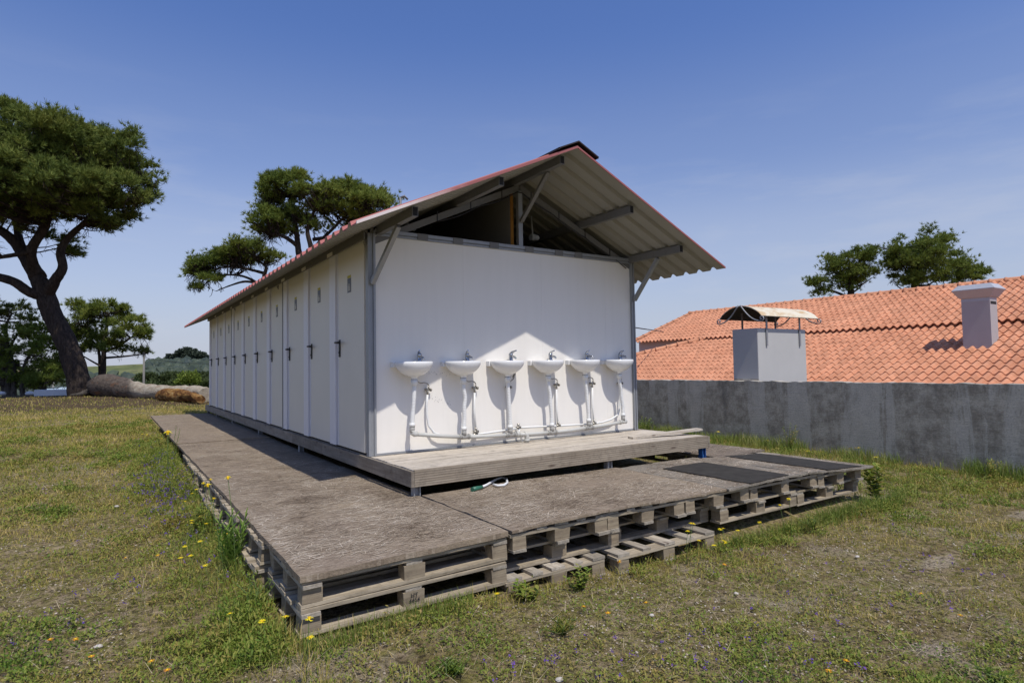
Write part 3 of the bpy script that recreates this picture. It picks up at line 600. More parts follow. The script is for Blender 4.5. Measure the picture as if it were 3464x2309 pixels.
b = MB(); b.tube([(1.60, -.118, pz[2]-.004), (1.625, -.118, pz[2]-.012), (1.632, -.118, pz[2]-.04), (1.632, -.118, 0.0)], 0.024, 12); b.tube([(1.50, -.118, pz[2]+.0), (1.54, -.118, pz[2])], 0.028, 12); b.tube([(1.632, -.118, .035), (1.632, -.118, .012)], .029, 12); b.build('outlet_elbow', GPIPE, dp)
wp = empty('water_pipe', (1.6, -0.05, 0.15), 'thin white water supply pipe running behind the waste pipe to each basin valve', 'pipe')
b = MB(); v0 = vals[0]
b.tube([(v0[0], -.035, v0[1]), (v0[0]-.012, -.04, .45), (v0[0]-.014, -.045, .34), (v0[0]+.0, -.05, .24), (v0[0]+.05, -.055, .17), (v0[0]+.11, -.06, .145), (0.85, -.06, .125), (1.06, -.055, .115)], 0.0105, 10)
b.tube([(vals[1][0], -.035, vals[1][1]), (vals[1][0]-.008, -.035, .35), (vals[1][0]+.004, -.04, .15)], 0.0105, 10)
b.tube([(1.06, -.05, .118), (1.2, -.05, .122), (1.36, -.05, .130), (1.55, -.05, .142)], 0.0105, 10)
b.tube([(vals[2][0], -.035, vals[2][1]), (vals[2][0], -.035, .16), (vals[2][0]+.03, -.045, .14)], 0.0105, 10)
b.tube([(1.55, -.05, .148), (1.8, -.05, .142), (2.07, -.05, .132), (2.3, -.05, .128), (2.56, -.05, .12)], 0.0105, 10)
b.tube([(1.575, -.05, .15), (1.575, -.07, .08), (1.60, -.09, 0.0)], 0.0105, 10)
b.tube([(vals[3][0], -.035, vals[3][1]), (vals[3][0]-.002, -.035, .3), (vals[3][0], -.045, .14)], 0.0105, 10)
b.tube([(vals[4][0], -.035, vals[4][1]), (vals[4][0]-.002, -.035, .3), (vals[4][0], -.045, .13)], 0.0105, 10)
v5 = vals[5]; b.tube([(v5[0], -.035, v5[1]), (v5[0]-.015, -.04, .38), (v5[0]-.02, -.045, .28), (v5[0]-.06, -.05, .20), (v5[0]-.16, -.05, .155), (v5[0]-.3, -.05, .13), (2.56, -.05, .12)], 0.0105, 10)
b.build('pipe_run', PLAST, wp)
b = MB()
for x, z in ((1.06, .118), (vals[1][0], .145), (1.575, .15), (vals[3][0], .135), (vals[4][0], .125)):
    b.tube([(x-.028, -.05, z), (x+.028, -.05, z)], 0.014, 8); b.tube([(x, -.05, z), (x, -.05, z+.04)], 0.013, 8); b.tube([(x, -.05, z), (x, -.072, z)], 0.010, 8)
b.build('pipe_fittings', BRASS, wp)

# ================================================================= pallet platform
def pallet(w, d, kind, seed):
    """kind A: top boards run along x; kind B: they run along y. Local origin: front left bottom corner; height .13."""
    r = random.Random(seed); e = bpy.data.objects.new('pallet', None); C.objects.link(e); e.empty_display_size = 0.1
    def boards(axis, n, z0, z1, w_, bw):
        b = MB(); span = d if axis == 0 else w_
        tot = span-bw
        for i in range(n):
            c = bw/2+tot*i/(n-1); ww = bw*(1.0 if i in (0, n-1, n//2) else 0.72)
            c = min(max(c+r.uniform(-.006, .006)*(0 < i < n-1), ww/2), span-ww/2)
            if axis == 0: b.jbox((r.uniform(-.020, .006), c-ww/2, z0), (w_-r.uniform(-.004, .006), c+ww/2, z1), .0018, rnd=r)
            else: b.jbox((c-ww/2, r.uniform(-.006, .006), z0), (c+ww/2, d-r.uniform(-.004, .006), z1), .0018, rnd=r)
        return b
    ax = 0 if kind == 'A' else 1; mt, mo = (PALL, PALY) if kind == 'A' else (PALY, PALL)
    boards(ax, 5, .113, .130, w, .105).build('deck_boards', mt, e)
    for i in range(3):
        for nm, axx, z0, z1, mm in (('stringer_board', 1-ax, .094, .1125, mo), ('bottom_board', ax, .0, .017, mt)):
            b = MB(); span = d if axx == 0 else w; c = .0475+(span-.095)*i/2; o1, o2 = r.uniform(-.022, .004), r.uniform(-.004, .014)
            if axx == 0: b.jbox((o1, c-.0475, z0), (w+o2, c+.0475, z1), .0018, rnd=r)
            else: b.jbox((c-.0475, o1, z0), (c+.0475, d+o2, z1), .0018, rnd=r)
            b.build(nm, mm, e)
    for i in range(3):
        for j in range(3):
            bx = (.10 if i != 1 else .12); by = .09; x0 = (w-bx)*i/2; y0 = (d-by)*j/2
            b = MB(); b.jbox((x0+r.uniform(.0, .006)*(1-i), y0+.002*(j == 0), .0175), (x0+bx, y0+by, .0935), .003, rnd=r); b.build('block', PALB, e)
    return e
GP = 'pallets carrying the board walkway'
PA = pallet(1.19, 0.70, 'A', 1); PB = pallet(0.765, 0.85, 'B', 2); PC = pallet(0.98, 0.82, 'B', 3); PD = pallet(1.05, 0.80, 'A', 5)
used = set()
def put(src, x, y, z, lab, rz=0, rx=0, ry=0):
    o = src if id(src) not in used else copy_tree(src); used.add(id(src))
    o.location = (x, y, z); o.rotation_euler = (rx, ry, rz); tag(o, lab, 'pallet', GP); return o
row = ['front left corner stack', 'second stack along the left edge', 'third stack along the left edge', 'fourth stack along the left edge',
       'fifth stack along the left edge', 'sixth stack along the left edge', 'last visible stack along the left edge']
for i in range(7):
    y = -2.15+i*0.80; tl = 0.0 if i else 0.012
    put(PA, -1.14-(.018+.012*(i % 3) if i else 0), y, -0.374-(.009 if i == 0 else 0), 'weathered pallet on top of the '+row[i], rx=0, ry=-0.012 if i == 0 else 0)
    put(PA, -1.150-(.035 if i else 0)-(.02 if i % 2 else 0), y+(.015 if i % 2 else -.008), -0.512-(.005 if i == 0 else 0.002), 'weathered pallet at the bottom of the '+row[i], ry=-0.008 if i == 0 else 0)
ft = bpy.data.curves.new('stamp', 'FONT'); ft.body = 'HT\n4454'; ft.size = .032; ft.align_x = 'CENTER'; ft.space_line = .85; ft.extrude = .0004; fo = bpy.data.objects.new('stamp', ft)
me_ = bpy.data.meshes.new_from_object(fo); me_.name = 'stamp'; me_.materials.clear(); me_.materials.append(DARKGAP); st_ = bpy.data.objects.new('stamp', me_); C.objects.link(st_)
pb_ = [o for o in C.objects if o.get('label', '') == 'weathered pallet at the bottom of the front left corner stack'][0]; blk_ = [o for o in pb_.children if o.name.startswith('block')][3]
st_.parent = blk_; st_.location = (.595, -.0035, .062); st_.rotation_euler = (pi/2, 0, 0)
tops = [(PB, 0.088, 'first upper pallet right of the corner stack, rough block ends showing'), (PB, 0.855, 'second pallet right of the corner stack, upper layer'),
        (PB, 1.635, 'third pallet right of the corner stack, upper layer'), (PC, 2.42, 'upper pallet under the nearer black mat'), (PB, 3.42, 'rightmost upper pallet of the front row, under the farther black mat')]
for s_, x, lb_ in tops: put(s_, x, -2.15, -0.343-0.008*(x > 2)-0.022*(x > 3), 'weathered grey '+lb_, ry=0.004)
put(PD, -0.02, -2.07, -0.475, 'middle layer pallet just right of the corner stack')
put(PD, 1.00, -2.02, -0.480, 'middle layer pallet set back in the middle of the front row')
put(PD, 2.07, -2.12, -0.486, 'middle layer pallet standing forward below the nearer black mat')
put(PD, 3.17, -2.10, -0.505, 'lowest pallet of the front row at its right end, half hidden in grass')
put(PB, 0.04, -2.17, -0.612, 'sunken pallet showing only its top boards beside the corner stack')
put(PC, 0.88, -2.22, -0.612, 'sunken pallet jutting forward into the grass in the middle of the front row')
# sheets on top
FLAKE = None
def flakes(o, x0, x1, y0, y1, zf, seed, dens):
    global FLAKE
    if FLAKE is None: FLAKE = m_blade('loose_wood_strands', [(0.07, 0.048, 0.032), (0.16, 0.115, 0.078), (0.30, 0.235, 0.165), (0.46, 0.38, 0.285), (0.66, 0.57, 0.45)], 2.5, 0, .9)
    r = np.random.RandomState(seed); n = int(dens*(x1-x0)*(y1-y0)); x = r.uniform(x0+.02, x1-.02, n); y = r.uniform(y0+.02, y1-.02, n)
    kk = fnoise(x, y, 2.3, seed) > r.uniform(.25, .6, n); x, y = x[kk], y[kk]; n = len(x)
    a = np.where(r.rand(n) < .62, r.normal(.12, .30, n), r.uniform(-1.5, 1.5, n)); l_ = r.uniform(.012, .050, n)*np.where(r.rand(n) < .06, 1.9, 1); w_ = r.uniform(.0008, .0026, n)
    z = zf(x, y)+(fnoise(x, y, 2.2, seed)-.5)*.008+r.uniform(.0015, .005, n); t = r.normal(0, .035, n)
    dx, dy = np.cos(a)*l_, np.sin(a)*l_; sx, sy = -np.sin(a)*w_, np.cos(a)*w_; P0 = np.stack([x, y, z], -1); Dv = np.stack([dx, dy, t*l_], -1); Sv = np.stack([sx, sy, 0*x], -1)
    V = np.stack([P0-Dv-Sv*.4, P0-Dv*.2-Sv, P0+Dv-Sv*.3, P0+Dv+Sv*.3, P0+Dv*.1+Sv, P0-Dv+Sv*.4], 1).reshape(-1, 3); i = np.arange(n)*6
    npmesh('loose_strands', V, np.concatenate([np.stack([i, i+1, i+4, i+5], -1), np.stack([i+1, i+2, i+3, i+4], -1)]), FLAKE, o)
def sheetboard(name, x0, x1, y0, y1, zf, mat, label, th=0.016, nx=40, ny=40, edge=0.006, seed=0, cat='board', group='strand boards of the walkway'):
    r = np.random.RandomState(seed); us = np.linspace(0, 1, nx+1); vs = np.linspace(0, 1, ny+1)
    U_, V_ = np.meshgrid(us, vs); X = x0+(x1-x0)*U_; Y = y0+(y1-y0)*V_
    ea = (vnoise(us*(x1-x0)*3, us*0+seed, 3, seed)-.5)*2*edge+(vnoise(us*(x1-x0)*12, us*0+seed, 3, seed+4)-.5)*edge; eb = (vnoise(us*(x1-x0)*3, us*0+seed+5, 3, seed+9)-.5)*2*edge
    ec = (vnoise(vs*(y1-y0)*3, vs*0+seed+8, 3, seed+2)-.5)*2*edge
    Y = Y+ea[None, :]*(1-V_)+eb[None, :]*V_; X = X+ec[:, None]*(1-U_)*1.0-ec[:, None]*U_
    Z = zf(X, Y)+(fnoise(X, Y, 2.2, seed)-.5)*0.008
    n = (nx+1)*(ny+1); T = np.stack([X, Y, Z], -1).reshape(-1, 3); B = T.copy(); B[:, 2] -= th
    i = (np.arange(nx)[None, :]+np.arange(ny)[:, None]*(nx+1)).ravel(); F = np.stack([i, i+1, i+nx+2, i+nx+1], -1)
    Fs = [F, F[:, ::-1]+n]
    bd = list(range(0, nx+1))+[k*(nx+1)+nx for k in range(1, ny+1)]+[ny*(nx+1)+k for k in range(nx-1, -1, -1)]+[k*(nx+1) for k in range(ny-1, 0, -1)]
    bd = np.array(bd); nb = np.roll(bd, -1); Fs.append(np.stack([bd, bd+n, nb+n, nb], -1))
    c = np.array([(x0+x1)/2, (y0+y1)/2, T[:, 2].mean()])
    o = npmesh(name, np.concatenate([T, B]), np.concatenate(Fs), mat, origin=c)
    if name != 'rubber_mat': flakes(o, x0, x1, y0, y1, zf, seed, 3600 if y0 < -1 else (2400 if y0 < 2 else 1000))
    return tag(o, label, cat, group)
def zl(x, y):
    x = np.asarray(x, float); y = np.asarray(y, float)
    a = np.interp(y, [-2.2, -1.0, 1, 5, 11], [-.222, -.210, -.203, -.195, -.175]); rr_ = np.interp(x, [-1.2, 0.05], [0, 1]); fr = np.interp(y, [-2.2, 0], [1, 0])
    return a+0.022*rr_*fr
def zr(x, y):
    z = np.interp(np.asarray(x, float), [0.05, 1.0, 2.1, 2.9, 3.3, 4.4], [-.198, -.196, -.199, -.207, -.214, -.252]); return z+0.010*np.sin((np.asarray(x)-.3)*2.9)*np.interp(y, [-2.2, -1.2], [1, .4])
seam = [-2.165, 0.92, 4.22, 7.3, 10.6]
lb4 = ['sunlit strand board at the front left corner of the walkway', 'long strand board beside the nearer doors, half in roof shadow', 'strand board beside the farther doors', 'last strand board of the left walkway, level with the grass']
for i in range(4):
    sheetboard('strand_board', -1.155+.012*(i % 2), 0.052, seam[i]+(0.008 if i else 0), seam[i+1]-.008, (lambda x, y, q=i: zl(x, y)-0.012*(q % 2)), OSB, lb4[i], ny=60, seed=i+1, th=0.030)
sheetboard('strand_board', 0.082, 2.10, -2.17, -0.905, zr, OSB, 'pale strand board in front of the deck, between the corner board and the grey boards', nx=70, ny=30, seed=11, edge=0.012)
sheetboard('grey_board', 2.105, 3.19, -2.19, -0.95, lambda x, y: zr(x, y)-.001, GREYW, 'frayed grey board under the nearer black mat', nx=40, ny=30, seed=12, edge=0.016)
sheetboard('grey_board', 3.20, 4.33, -2.19, -1.03, zr, GREYW, 'frayed grey board under the farther black mat', nx=40, ny=30, seed=13, edge=0.018)
sheetboard('strand_board', 3.46, 4.33, -1.02, 1.6, lambda x, y: -.225+0*x, OSB2, 'dark brown strand board running back beside the right end of the deck', seed=14, edge=0.012)
sheetboard('strand_board', 3.46, 4.30, 1.61, 4.6, lambda x, y: -.235+0*x, OSB2, 'rear brown strand board between the toilet block and the concrete wall', seed=15)
for (x0, x1, y0, y1, l_, sd) in ((2.37, 2.93, -2.178, -1.27, 'black rubber mat nearer the deck front, with a pale stain', 21), (3.54, 4.14, -2.172, -1.08, 'black rubber mat farther right, nearest the yard wall', 22)):
    sheetboard('rubber_mat', x0, x1, y0, y1, lambda x, y: zr(x, y)+0.011, MATB, l_, th=0.005, nx=30, ny=30, edge=0.008, seed=sd, cat='mat', group='black mats on the walkway')
# pallets under the right wing
for (x, y, l_) in ((3.5, -1.25, 'pallet of the right wing beside the blue deck leg'), (3.5, -0.40, 'second pallet back of the right wing'), ):
    put(PB, x, y, -0.375, 'weathered '+l_)
put(PB, 3.50, -1.28, -0.510, 'weathered lower pallet of the right wing beside the blue deck leg')
# garden hose under the deck
hs = empty('garden_hose', (0.85, -1.0, -.17), 'coiled white hose end with a green connector lying below the deck', 'hose')
a = hit(1640, 1640, 2, -.185); q = []
for (u, v) in ((1628, 1645), (1645, 1638), (1662, 1628), (1680, 1618), (1700, 1612), (1714, 1618), (1716, 1630), (1705, 1638), (1685, 1640), (1668, 1636)): 
    p = hit(u, v, 2, -.172); q.append((p[0], p[1], -.176))
b = MB(); b.tube(q, 0.010, 8); b.build('hose', PLAST, hs)
p = q[0]; b = MB(); b.tube([(p[0]-.10, p[1]-.03, -.178), (p[0]-.04, p[1]-.01, -.178), (p[0]+.01, p[1], -.176)], [.02, .018, .013], 10); b.build('connector', GREENP, hs)

# ================================================================= yard wall
def wall():
    ys_ = np.arange(-9, 15.01, 0.06); zs = np.linspace(0, 1, 14); Vs = []; 
    top = 0.468+0.012*(vnoise(ys_, ys_*0, 5)-.5)+0.016*(vnoise(ys_, ys_*0, 21, 2)-.5)
    cols = []
    for xx in (7.0, 7.2):
        for t in zs: cols.append(np.stack([xx+(vnoise(ys_, ys_*0+t*9, 2.5, 4)-.5)*0.0, ys_, -1.7+(top+1.7)*t], -1))
    order = cols[:14]+cols[14:][::-1]; V = np.concatenate(order); n = len(ys_); m = len(order)
    i = (np.arange(n-1)[None, :]+np.arange(m-1)[:, None]*n).ravel(); F = np.stack([i, i+1, i+n+1, i+n], -1)
    caps = []
    for k in range(13): caps += [[k*n, (k+1)*n, (m-2-k)*n, (m-1-k)*n]]; caps += [[k*n+n-1, (m-1-k)*n+n-1, (m-2-k)*n+n-1, (k+1)*n+n-1]]
    o = npmesh('concrete_wall', V, np.concatenate([F, np.array(caps)])[:, ::-1], CONC, origin=(7.1, 3, -.5))
    tag(o, 'long dark weathered concrete yard wall with pale streaks', 'wall')
wall()
# grey stack behind the wall with curved metal hood
st = empty('chimney_stack', (7.8, 1.2, .5), 'pale grey rendered chimney box rising behind the yard wall, rusty curved hood on top', 'chimney')
x0, x1, y0, y1, zt = 7.21, 8.66, 0.97, 1.47, 1.362
b = MB(); b.box((x0, y0, -1.7), (x1, y1, zt)); b.build('chimney_body', GREY, st, 0.012)
b = MB(); b.box((x0-.012, y0+.0, 0.33), (x0-.0005, y1-.02, 0.50)); b.build('mortar_patch', CONC, st)
RUST = N('rusty_cream_sheet', 0.7, 0.3); n_ = RUST.noise(RUST.mapp((1.0, 2, 2)), 2.6, 7, 0.7)
RUST.col(RUST.mix(RUST.ramp(n_, [(0.48, 0.0), (0.62, 0.8)]), (0.66, 0.60, 0.46), (0.48, 0.30, 0.12))); HOODU = flat('dark_hood_underside', (0.03, 0.025, 0.02), 0.8)  # lower face of the hood coloured near black
hx0, hx1, hy0, hy1 = 7.12, 8.84, 0.82, 1.66; b = MB(); ns_ = 14
za = lambda t: 1.56+0.20*max(0.0, sin(pi*t))**0.72
for i in range(ns_):
    t0, t1 = i/ns_, (i+1)/ns_; ya, yb = hy0+(hy1-hy0)*t0, hy0+(hy1-hy0)*t1
    b.raw([(hx0, ya, za(t0)), (hx1, ya, za(t0)), (hx1, yb, za(t1)), (hx0, yb, za(t1)), (hx0, ya, za(t0)-.012), (hx1, ya, za(t0)-.012), (hx1, yb, za(t1)-.012), (hx0, yb, za(t1)-.012)], [(0,1,2,3),(0,3,7,4),(2,1,5,6)], 0)
    b.raw([(hx0, ya, za(t0)-.012), (hx1, ya, za(t0)-.012), (hx1, yb, za(t1)-.012), (hx0, yb, za(t1)-.012)], [(3,2,1,0)], 1)
b.build('hood', [RUST.m, HOODU], st)
for (x, y) in ((7.45, 0.955), (8.45, 0.955), (7.45, 1.43), (8.45, 1.43)):
    b = MB(); b.box((x-.02, y-.008, 1.06 if y < 1 else 1.365), (x+.02, y+.006, 1.66)); b.build('hood_bracket', GALV if y < 1 else DSTEEL, st)
for xx in (hx0-.01, hx1+.01):
    b = MB()
    for s in (-1, 1):
        ym = (hy0+hy1)/2; pts = []
        for i in range(12): t = i/11; pts.append((xx, ym+s*(.02+.40*t), 1.765-.30*t+.12*sin(pi*t)*(-.6)))
        cy, cz = ym+s*.42, 1.515
        for i in range(14): a_ = -pi/2+i*0.55; rr_ = .05*(1-i/16); pts.append((xx, cy+s*cos(a_)*rr_*-1*-1, cz+sin(a_)*rr_))
        b.tube(pts, 0.011, 6)
    b.build('scroll', GALV, st)

# ================================================================= house behind the wall
hs_ = empty('tiled_house', (18, 3, -1.6), 'long low house with stepped terracotta tile roofs beyond the yard wall', 'house')
TH = radians(20)
def tileroof(name, xa, za, slen, y0, y1, clip=None):
    tw, tl = 0.215, 0.37; nc = int((y1-y0)/tw); nr = int(round(slen/tl)); 
    prof = np.linspace(0, 1, 15)[:-1]; hh = np.interp(prof, [0, .06, .12, .20, .30, .40, .48, .56, .66, .80, .92, 1], [0, .026, .043, .056, .064, .058, .044, .026, .006, -.012, -.010, 0])
    Vs = []; Fs = []; c = 0; rs = np.random.RandomState(5); row_v = []
    yy = (y0+(np.arange(nc)[:, None]+prof[None, :])*tw).ravel(); hz = np.tile(hh, nc); n = len(yy)
    for r in range(nr):
        jit = np.repeat(rs.uniform(-.006, .006, nc), len(prof)); jz = np.repeat(rs.uniform(-.004, .004, nc), len(prof))
        for (s, dz) in ((r*tl-.02, .026), (r*tl-.02, .010), ((r+1)*tl, .0)):
            ss = s+(jit if dz > 0.0 else 0); off = hz+dz+jz
            if s == r*tl-.02 and dz == .010: off = hz-.006
            V = np.stack([xa+ss*cos(TH)-off*sin(TH), yy, za+ss*sin(TH)+off*cos(TH)], -1); Vs.append(V)
        b0 = c; i = np.arange(n-1)
        Fs.append(np.stack([b0+n+i, b0+n+i+1, b0+i+1, b0+i], -1)); Fs.append(np.stack([b0+i, b0+i+1, b0+2*n+i+1, b0+2*n+i], -1)); c += 3*n
    V = np.concatenate(Vs); F = np.concatenate(Fs)
    if clip is not None:
        cen = V[F].mean(1); F = F[clip(cen)]
    F = F[:, ::-1]
    return npmesh(name, V, F, TILE, hs_)
CL = lambda c: c[:, 1] < 12.79-(c[:, 0]-16.33)*1.34
low = tileroof('roof', 14-1.4*cos(TH), .27-1.4*sin(TH), 4.43+1.5, -9, 17, CL)
up = tileroof('roof', 18.16-.30*cos(TH), 1.765-.0*sin(TH), 4.35, -9, 14.62)
# ridge and hip tiles
def ridge_tiles(pa, pb, parent, r=.11, L_=.42, flat_=False):
    pa = Vector(pa); pb = Vector(pb); n = int((pb-pa).length/L_); b = MB()
    for i in range(n):
        p = pa.lerp(pb, i/n); q_ = pa.lerp(pb, (i+1)/n+.02/n); d = (q_-p)
        b.tube([p, p+d*.10, p+d*.14, p+d*1.0], [r*1.18, r*1.18, r, r*.94], 12)
    b.build('ridge_tiles', TILE, parent)
xr_, zr_ = 18.16+4.05*cos(TH), 1.765+4.05*sin(TH)+.09
xr_ = 18.16-.30*cos(TH)+4.35*cos(TH); zr_ = 1.765+4.35*sin(TH)+0.0
ridge_tiles((xr_, 14.66, zr_), (xr_, -9, zr_), up)
zz_ = lambda x: .27+(x-14)*math.tan(TH)
ridge_tiles((13.2, 12.79-(13.2-16.33)*1.34, zz_(13.2)+.06), (18.1, 12.79-(18.1-16.33)*1.34, zz_(18.1)+.06), low)
ridge_tiles((18.16-.3*cos(TH), 14.66, 1.80), (xr_, 14.66, zr_), up, r=.07)
b = MB(); b.box((18.19, -9, -1.6), (18.40, 14.45, 1.80)); b.box((18.4, 14.25, -1.6), (26, 14.45, 1.80))
b.raw([(18.2,14.4,1.78),(xr_,14.4,zr_-.12),(26,14.4,1.78),(18.2,14.3,1.78),(xr_,14.3,zr_-.12),(26,14.3,1.78)], [(0,1,2),(5,4,3)])
b.box((13.2, -9, -1.6), (13.4, 10.5, -.12)); b.build('wall', GREY2, hs_)
b = MB(); b.raw([(xr_, -9, zr_-.03), (xr_, 14.6, zr_-.03), (26.2, 14.6, 1.7), (26.2, -9, 1.7)], [(0,1,2,3)]); b.raw([(13.0, 17.2, -.10), (18.1, 10.40, zz_(18.1)), (18.19, 17, zz_(13.2))], [(0,1,2)]); b.build('rear_roof', TILE, hs_)
ch = MB(); ch.box((16.10, .55, .6), (16.55, 1.15, 2.22)); chm = ch.build('chimney', GREY2, low)
ch = MB()
def fr(z, o): return [(16.10-o, .55-o, z), (16.55+o, .55-o, z), (16.55+o, 1.15+o, z), (16.10-o, 1.15+o, z)]
rings = [fr(2.2205, .0), fr(2.30, .0), fr(2.31, .03), fr(2.50, .15), fr(2.515, .15), fr(2.64, .04)]
vs = [p for rg in rings for p in rg]; fs = [(i*4+k, i*4+(k+1) % 4, (i+1)*4+(k+1) % 4, (i+1)*4+k) for i in range(5) for k in range(4)]+[(20,21,22,23), (3,2,1,0)]
ch.raw(vs, fs); ch.build('chimney_cap', m_galv('zinc_chimney_cap', (0.50,0.51,0.54), (0.38,0.39,0.41), 0.15, 0.55), low)
ch = MB(); ch.box((16.14, .546, 2.13), (16.50, .5495, 2.20)); ch.build('smoke_slot', DARKGAP, low)

# ================================================================= trees
PINE = m_blade('pine_needles', [(0.055, 0.085, 0.018), (0.10, 0.145, 0.024), (0.17, 0.215, 0.036), (0.27, 0.295, 0.06)], 0.7, 0.30, 0.7)
PINED = m_blade('dark_pine_needles', [(0.052, 0.082, 0.020), (0.095, 0.135, 0.026), (0.155, 0.195, 0.036), (0.25, 0.27, 0.058)], 0.8, 0.28, 0.7)  # slightly darker needle green, used whole on the left-hand pines
LEAF = m_blade('broadleaf_bush', [(0.08, 0.12, 0.024), (0.13, 0.185, 0.032), (0.20, 0.26, 0.042), (0.27, 0.32, 0.07)], 0.5, 0.4)
BARK = m_bark('pine_bark', (0.030, 0.024, 0.020), (0.090, 0.068, 0.054)); BARK2 = m_bark('grey_bark', (0.06, 0.052, 0.044), (0.17, 0.15, 0.125))
def tufts(pos, dirs, n, ln, wd, rs, spread=0.9):
    """needle fans: n thin triangles from every position, leaning round dirs"""
    m = len(pos); D = np.repeat(dirs, n, 0)+rs.normal(0, spread, (m*n, 3))*0.62; D /= np.linalg.norm(D, axis=1, keepdims=True)+1e-9
    P_ = np.repeat(pos, n, 0); S = np.cross(D, rs.normal(0, 1, (m*n, 3))); S /= np.linalg.norm(S, axis=1, keepdims=True)+1e-9
    l_ = ln*rs.uniform(.6, 1.15, (m*n, 1)); w_ = wd*rs.uniform(.7, 1.2, (m*n, 1))
    a = P_-S*w_/2+D*l_*.08; b_ = P_+S*w_/2+D*l_*.08; c = P_+D*l_+S*w_*.1
    V = np.stack([a, b_, c], 1).reshape(-1, 3); F = np.arange(len(V)).reshape(-1, 3); return V, F
def crown_pts(lobes, dens, rs, clump=0.55, per=34, flatn=0.62, shell=0.45, low=-.30):
    """lobes: (centre, (rx, ry, rz)) in metres -> tuft positions gathered in clumps"""
    P_, D_, CC = [], [], []
    for c, r in lobes:
        c = np.array(c); r = np.array(r); n = max(3, int(dens*(r[0]*r[1]*r[2])**(2/3.)))
        q = rs.normal(0, 1, (n, 3)); q /= np.linalg.norm(q, axis=1, keepdims=True); q *= rs.uniform(shell, 1.0, (n, 1)); q[:, 2] = np.where(q[:, 2] < low, -q[:, 2]*.8, q[:, 2])
        cc = c+q*r; CC.append(cc)
        for k in range(n):
            s = clump*rs.uniform(.6, 1.25); m = int(per*rs.uniform(.6, 1.3)); t = rs.normal(0, 1, (m, 3)); t /= np.linalg.norm(t, axis=1, keepdims=True)
            t[:, 2] = np.where(t[:, 2] < -.25, -t[:, 2], t[:, 2]); t *= np.abs(rs.normal(.62, .30, (m, 1)))
            P_.append(cc[k]+t*s*np.array([1, 1, flatn])); d = t+np.array([0, 0, .45]); D_.append(d/np.linalg.norm(d, axis=1, keepdims=True))
    return np.concatenate(P_), np.concatenate(D_), np.concatenate(CC)
def branches(b, skel, CC, rs, frac=0.8, r0=0.035):
    sk = np.array([p for p, _ in skel]); sr = [r for _, r in skel]
    for c in CC:
        if rs.rand() > frac: continue
        d = np.linalg.norm(sk-c, axis=1)+np.maximum(0, sk[:, 2]-c[2])*1.4; j = int(np.argmin(d)); a = sk[j]; L_ = np.linalg.norm(c-a)
        if L_ < .2: continue
        n = max(4, int(L_/.5)); pts = []; off = rs.normal(0, .10*L_, 3); off[2] = -abs(off[2])*.7
        for i in range(n+1):
            t = i/n; pts.append(a+(c-a)*t+off*sin(pi*t)+rs.normal(0, .02, 3)*L_*.5*(0 < i < n))
        rr_ = min(sr[j]*.6, r0*(.5+L_*.35)); b.tube(pts, list(np.linspace(rr_, .010, n+1)), 5, cap=False)
        for _ in range(7):
            k = rs.randint(max(1, n//3), n+1); e = pts[k]+rs.normal(0, .26, 3)*min(1.1, L_*.5)-np.array([0, 0, .16]); b.tube([pts[k], (pts[k]+e)/2+rs.normal(0, .06, 3), e], [.013, .010, .006], 3, cap=False)
def limb(b, pts, rads, skel, seg=12, wob=0.0, rs=None):
    pts = [np.array(p, float) for p in pts]; out_ = []; ro = []
    for i in range(len(pts)-1):
        for s in range(6):
            t = s/6; p0 = pts[max(i-1, 0)]; p1 = pts[i]; p2 = pts[i+1]; p3 = pts[min(i+2, len(pts)-1)]
            out_.append(0.5*((2*p1)+(-p0+p2)*t+(2*p0-5*p1+4*p2-p3)*t*t+(-p0+3*p1-3*p2+p3)*t**3)); ro.append(rads[i]+(rads[i+1]-rads[i])*t)
    out_.append(pts[-1]); ro.append(rads[-1])
    if rs is not None: ro = [r*(1+rs.uniform(-.05, .05)) for r in ro]
    b.tube(out_, ro, seg); skel += [(np.array(p), r) for p, r in zip(out_, ro)]

def pine(name, base, label, limbs, lobes, dens, mat, seed, needle=(14, .24, .034), clump=.55, per=34, bark=None, group=None, frac=.8, flatn=.62, shell=.45, cat='tree', low=-.3):
    rs = np.random.RandomState(seed); e = empty(name, tuple(base), label, cat, group); skel = []; b = MB()
    for pts, rad in limbs: limb(b, pts, rad, skel, rs=rs)
    b.build('trunk', bark or BARK, e)
    P_, D_, CC = crown_pts(lobes, dens, rs, clump, per, flatn, shell, low)
    b = MB(); branches(b, skel, CC, rs, frac); b.build('branches', bark or BARK, e)
    V, F = tufts(P_, D_, needle[0], needle[1], needle[2], rs); npmesh('crown', V, F, mat, e); return e
def A(d0): return lambda u, v, dd=0: at(u, v, d0+dd)
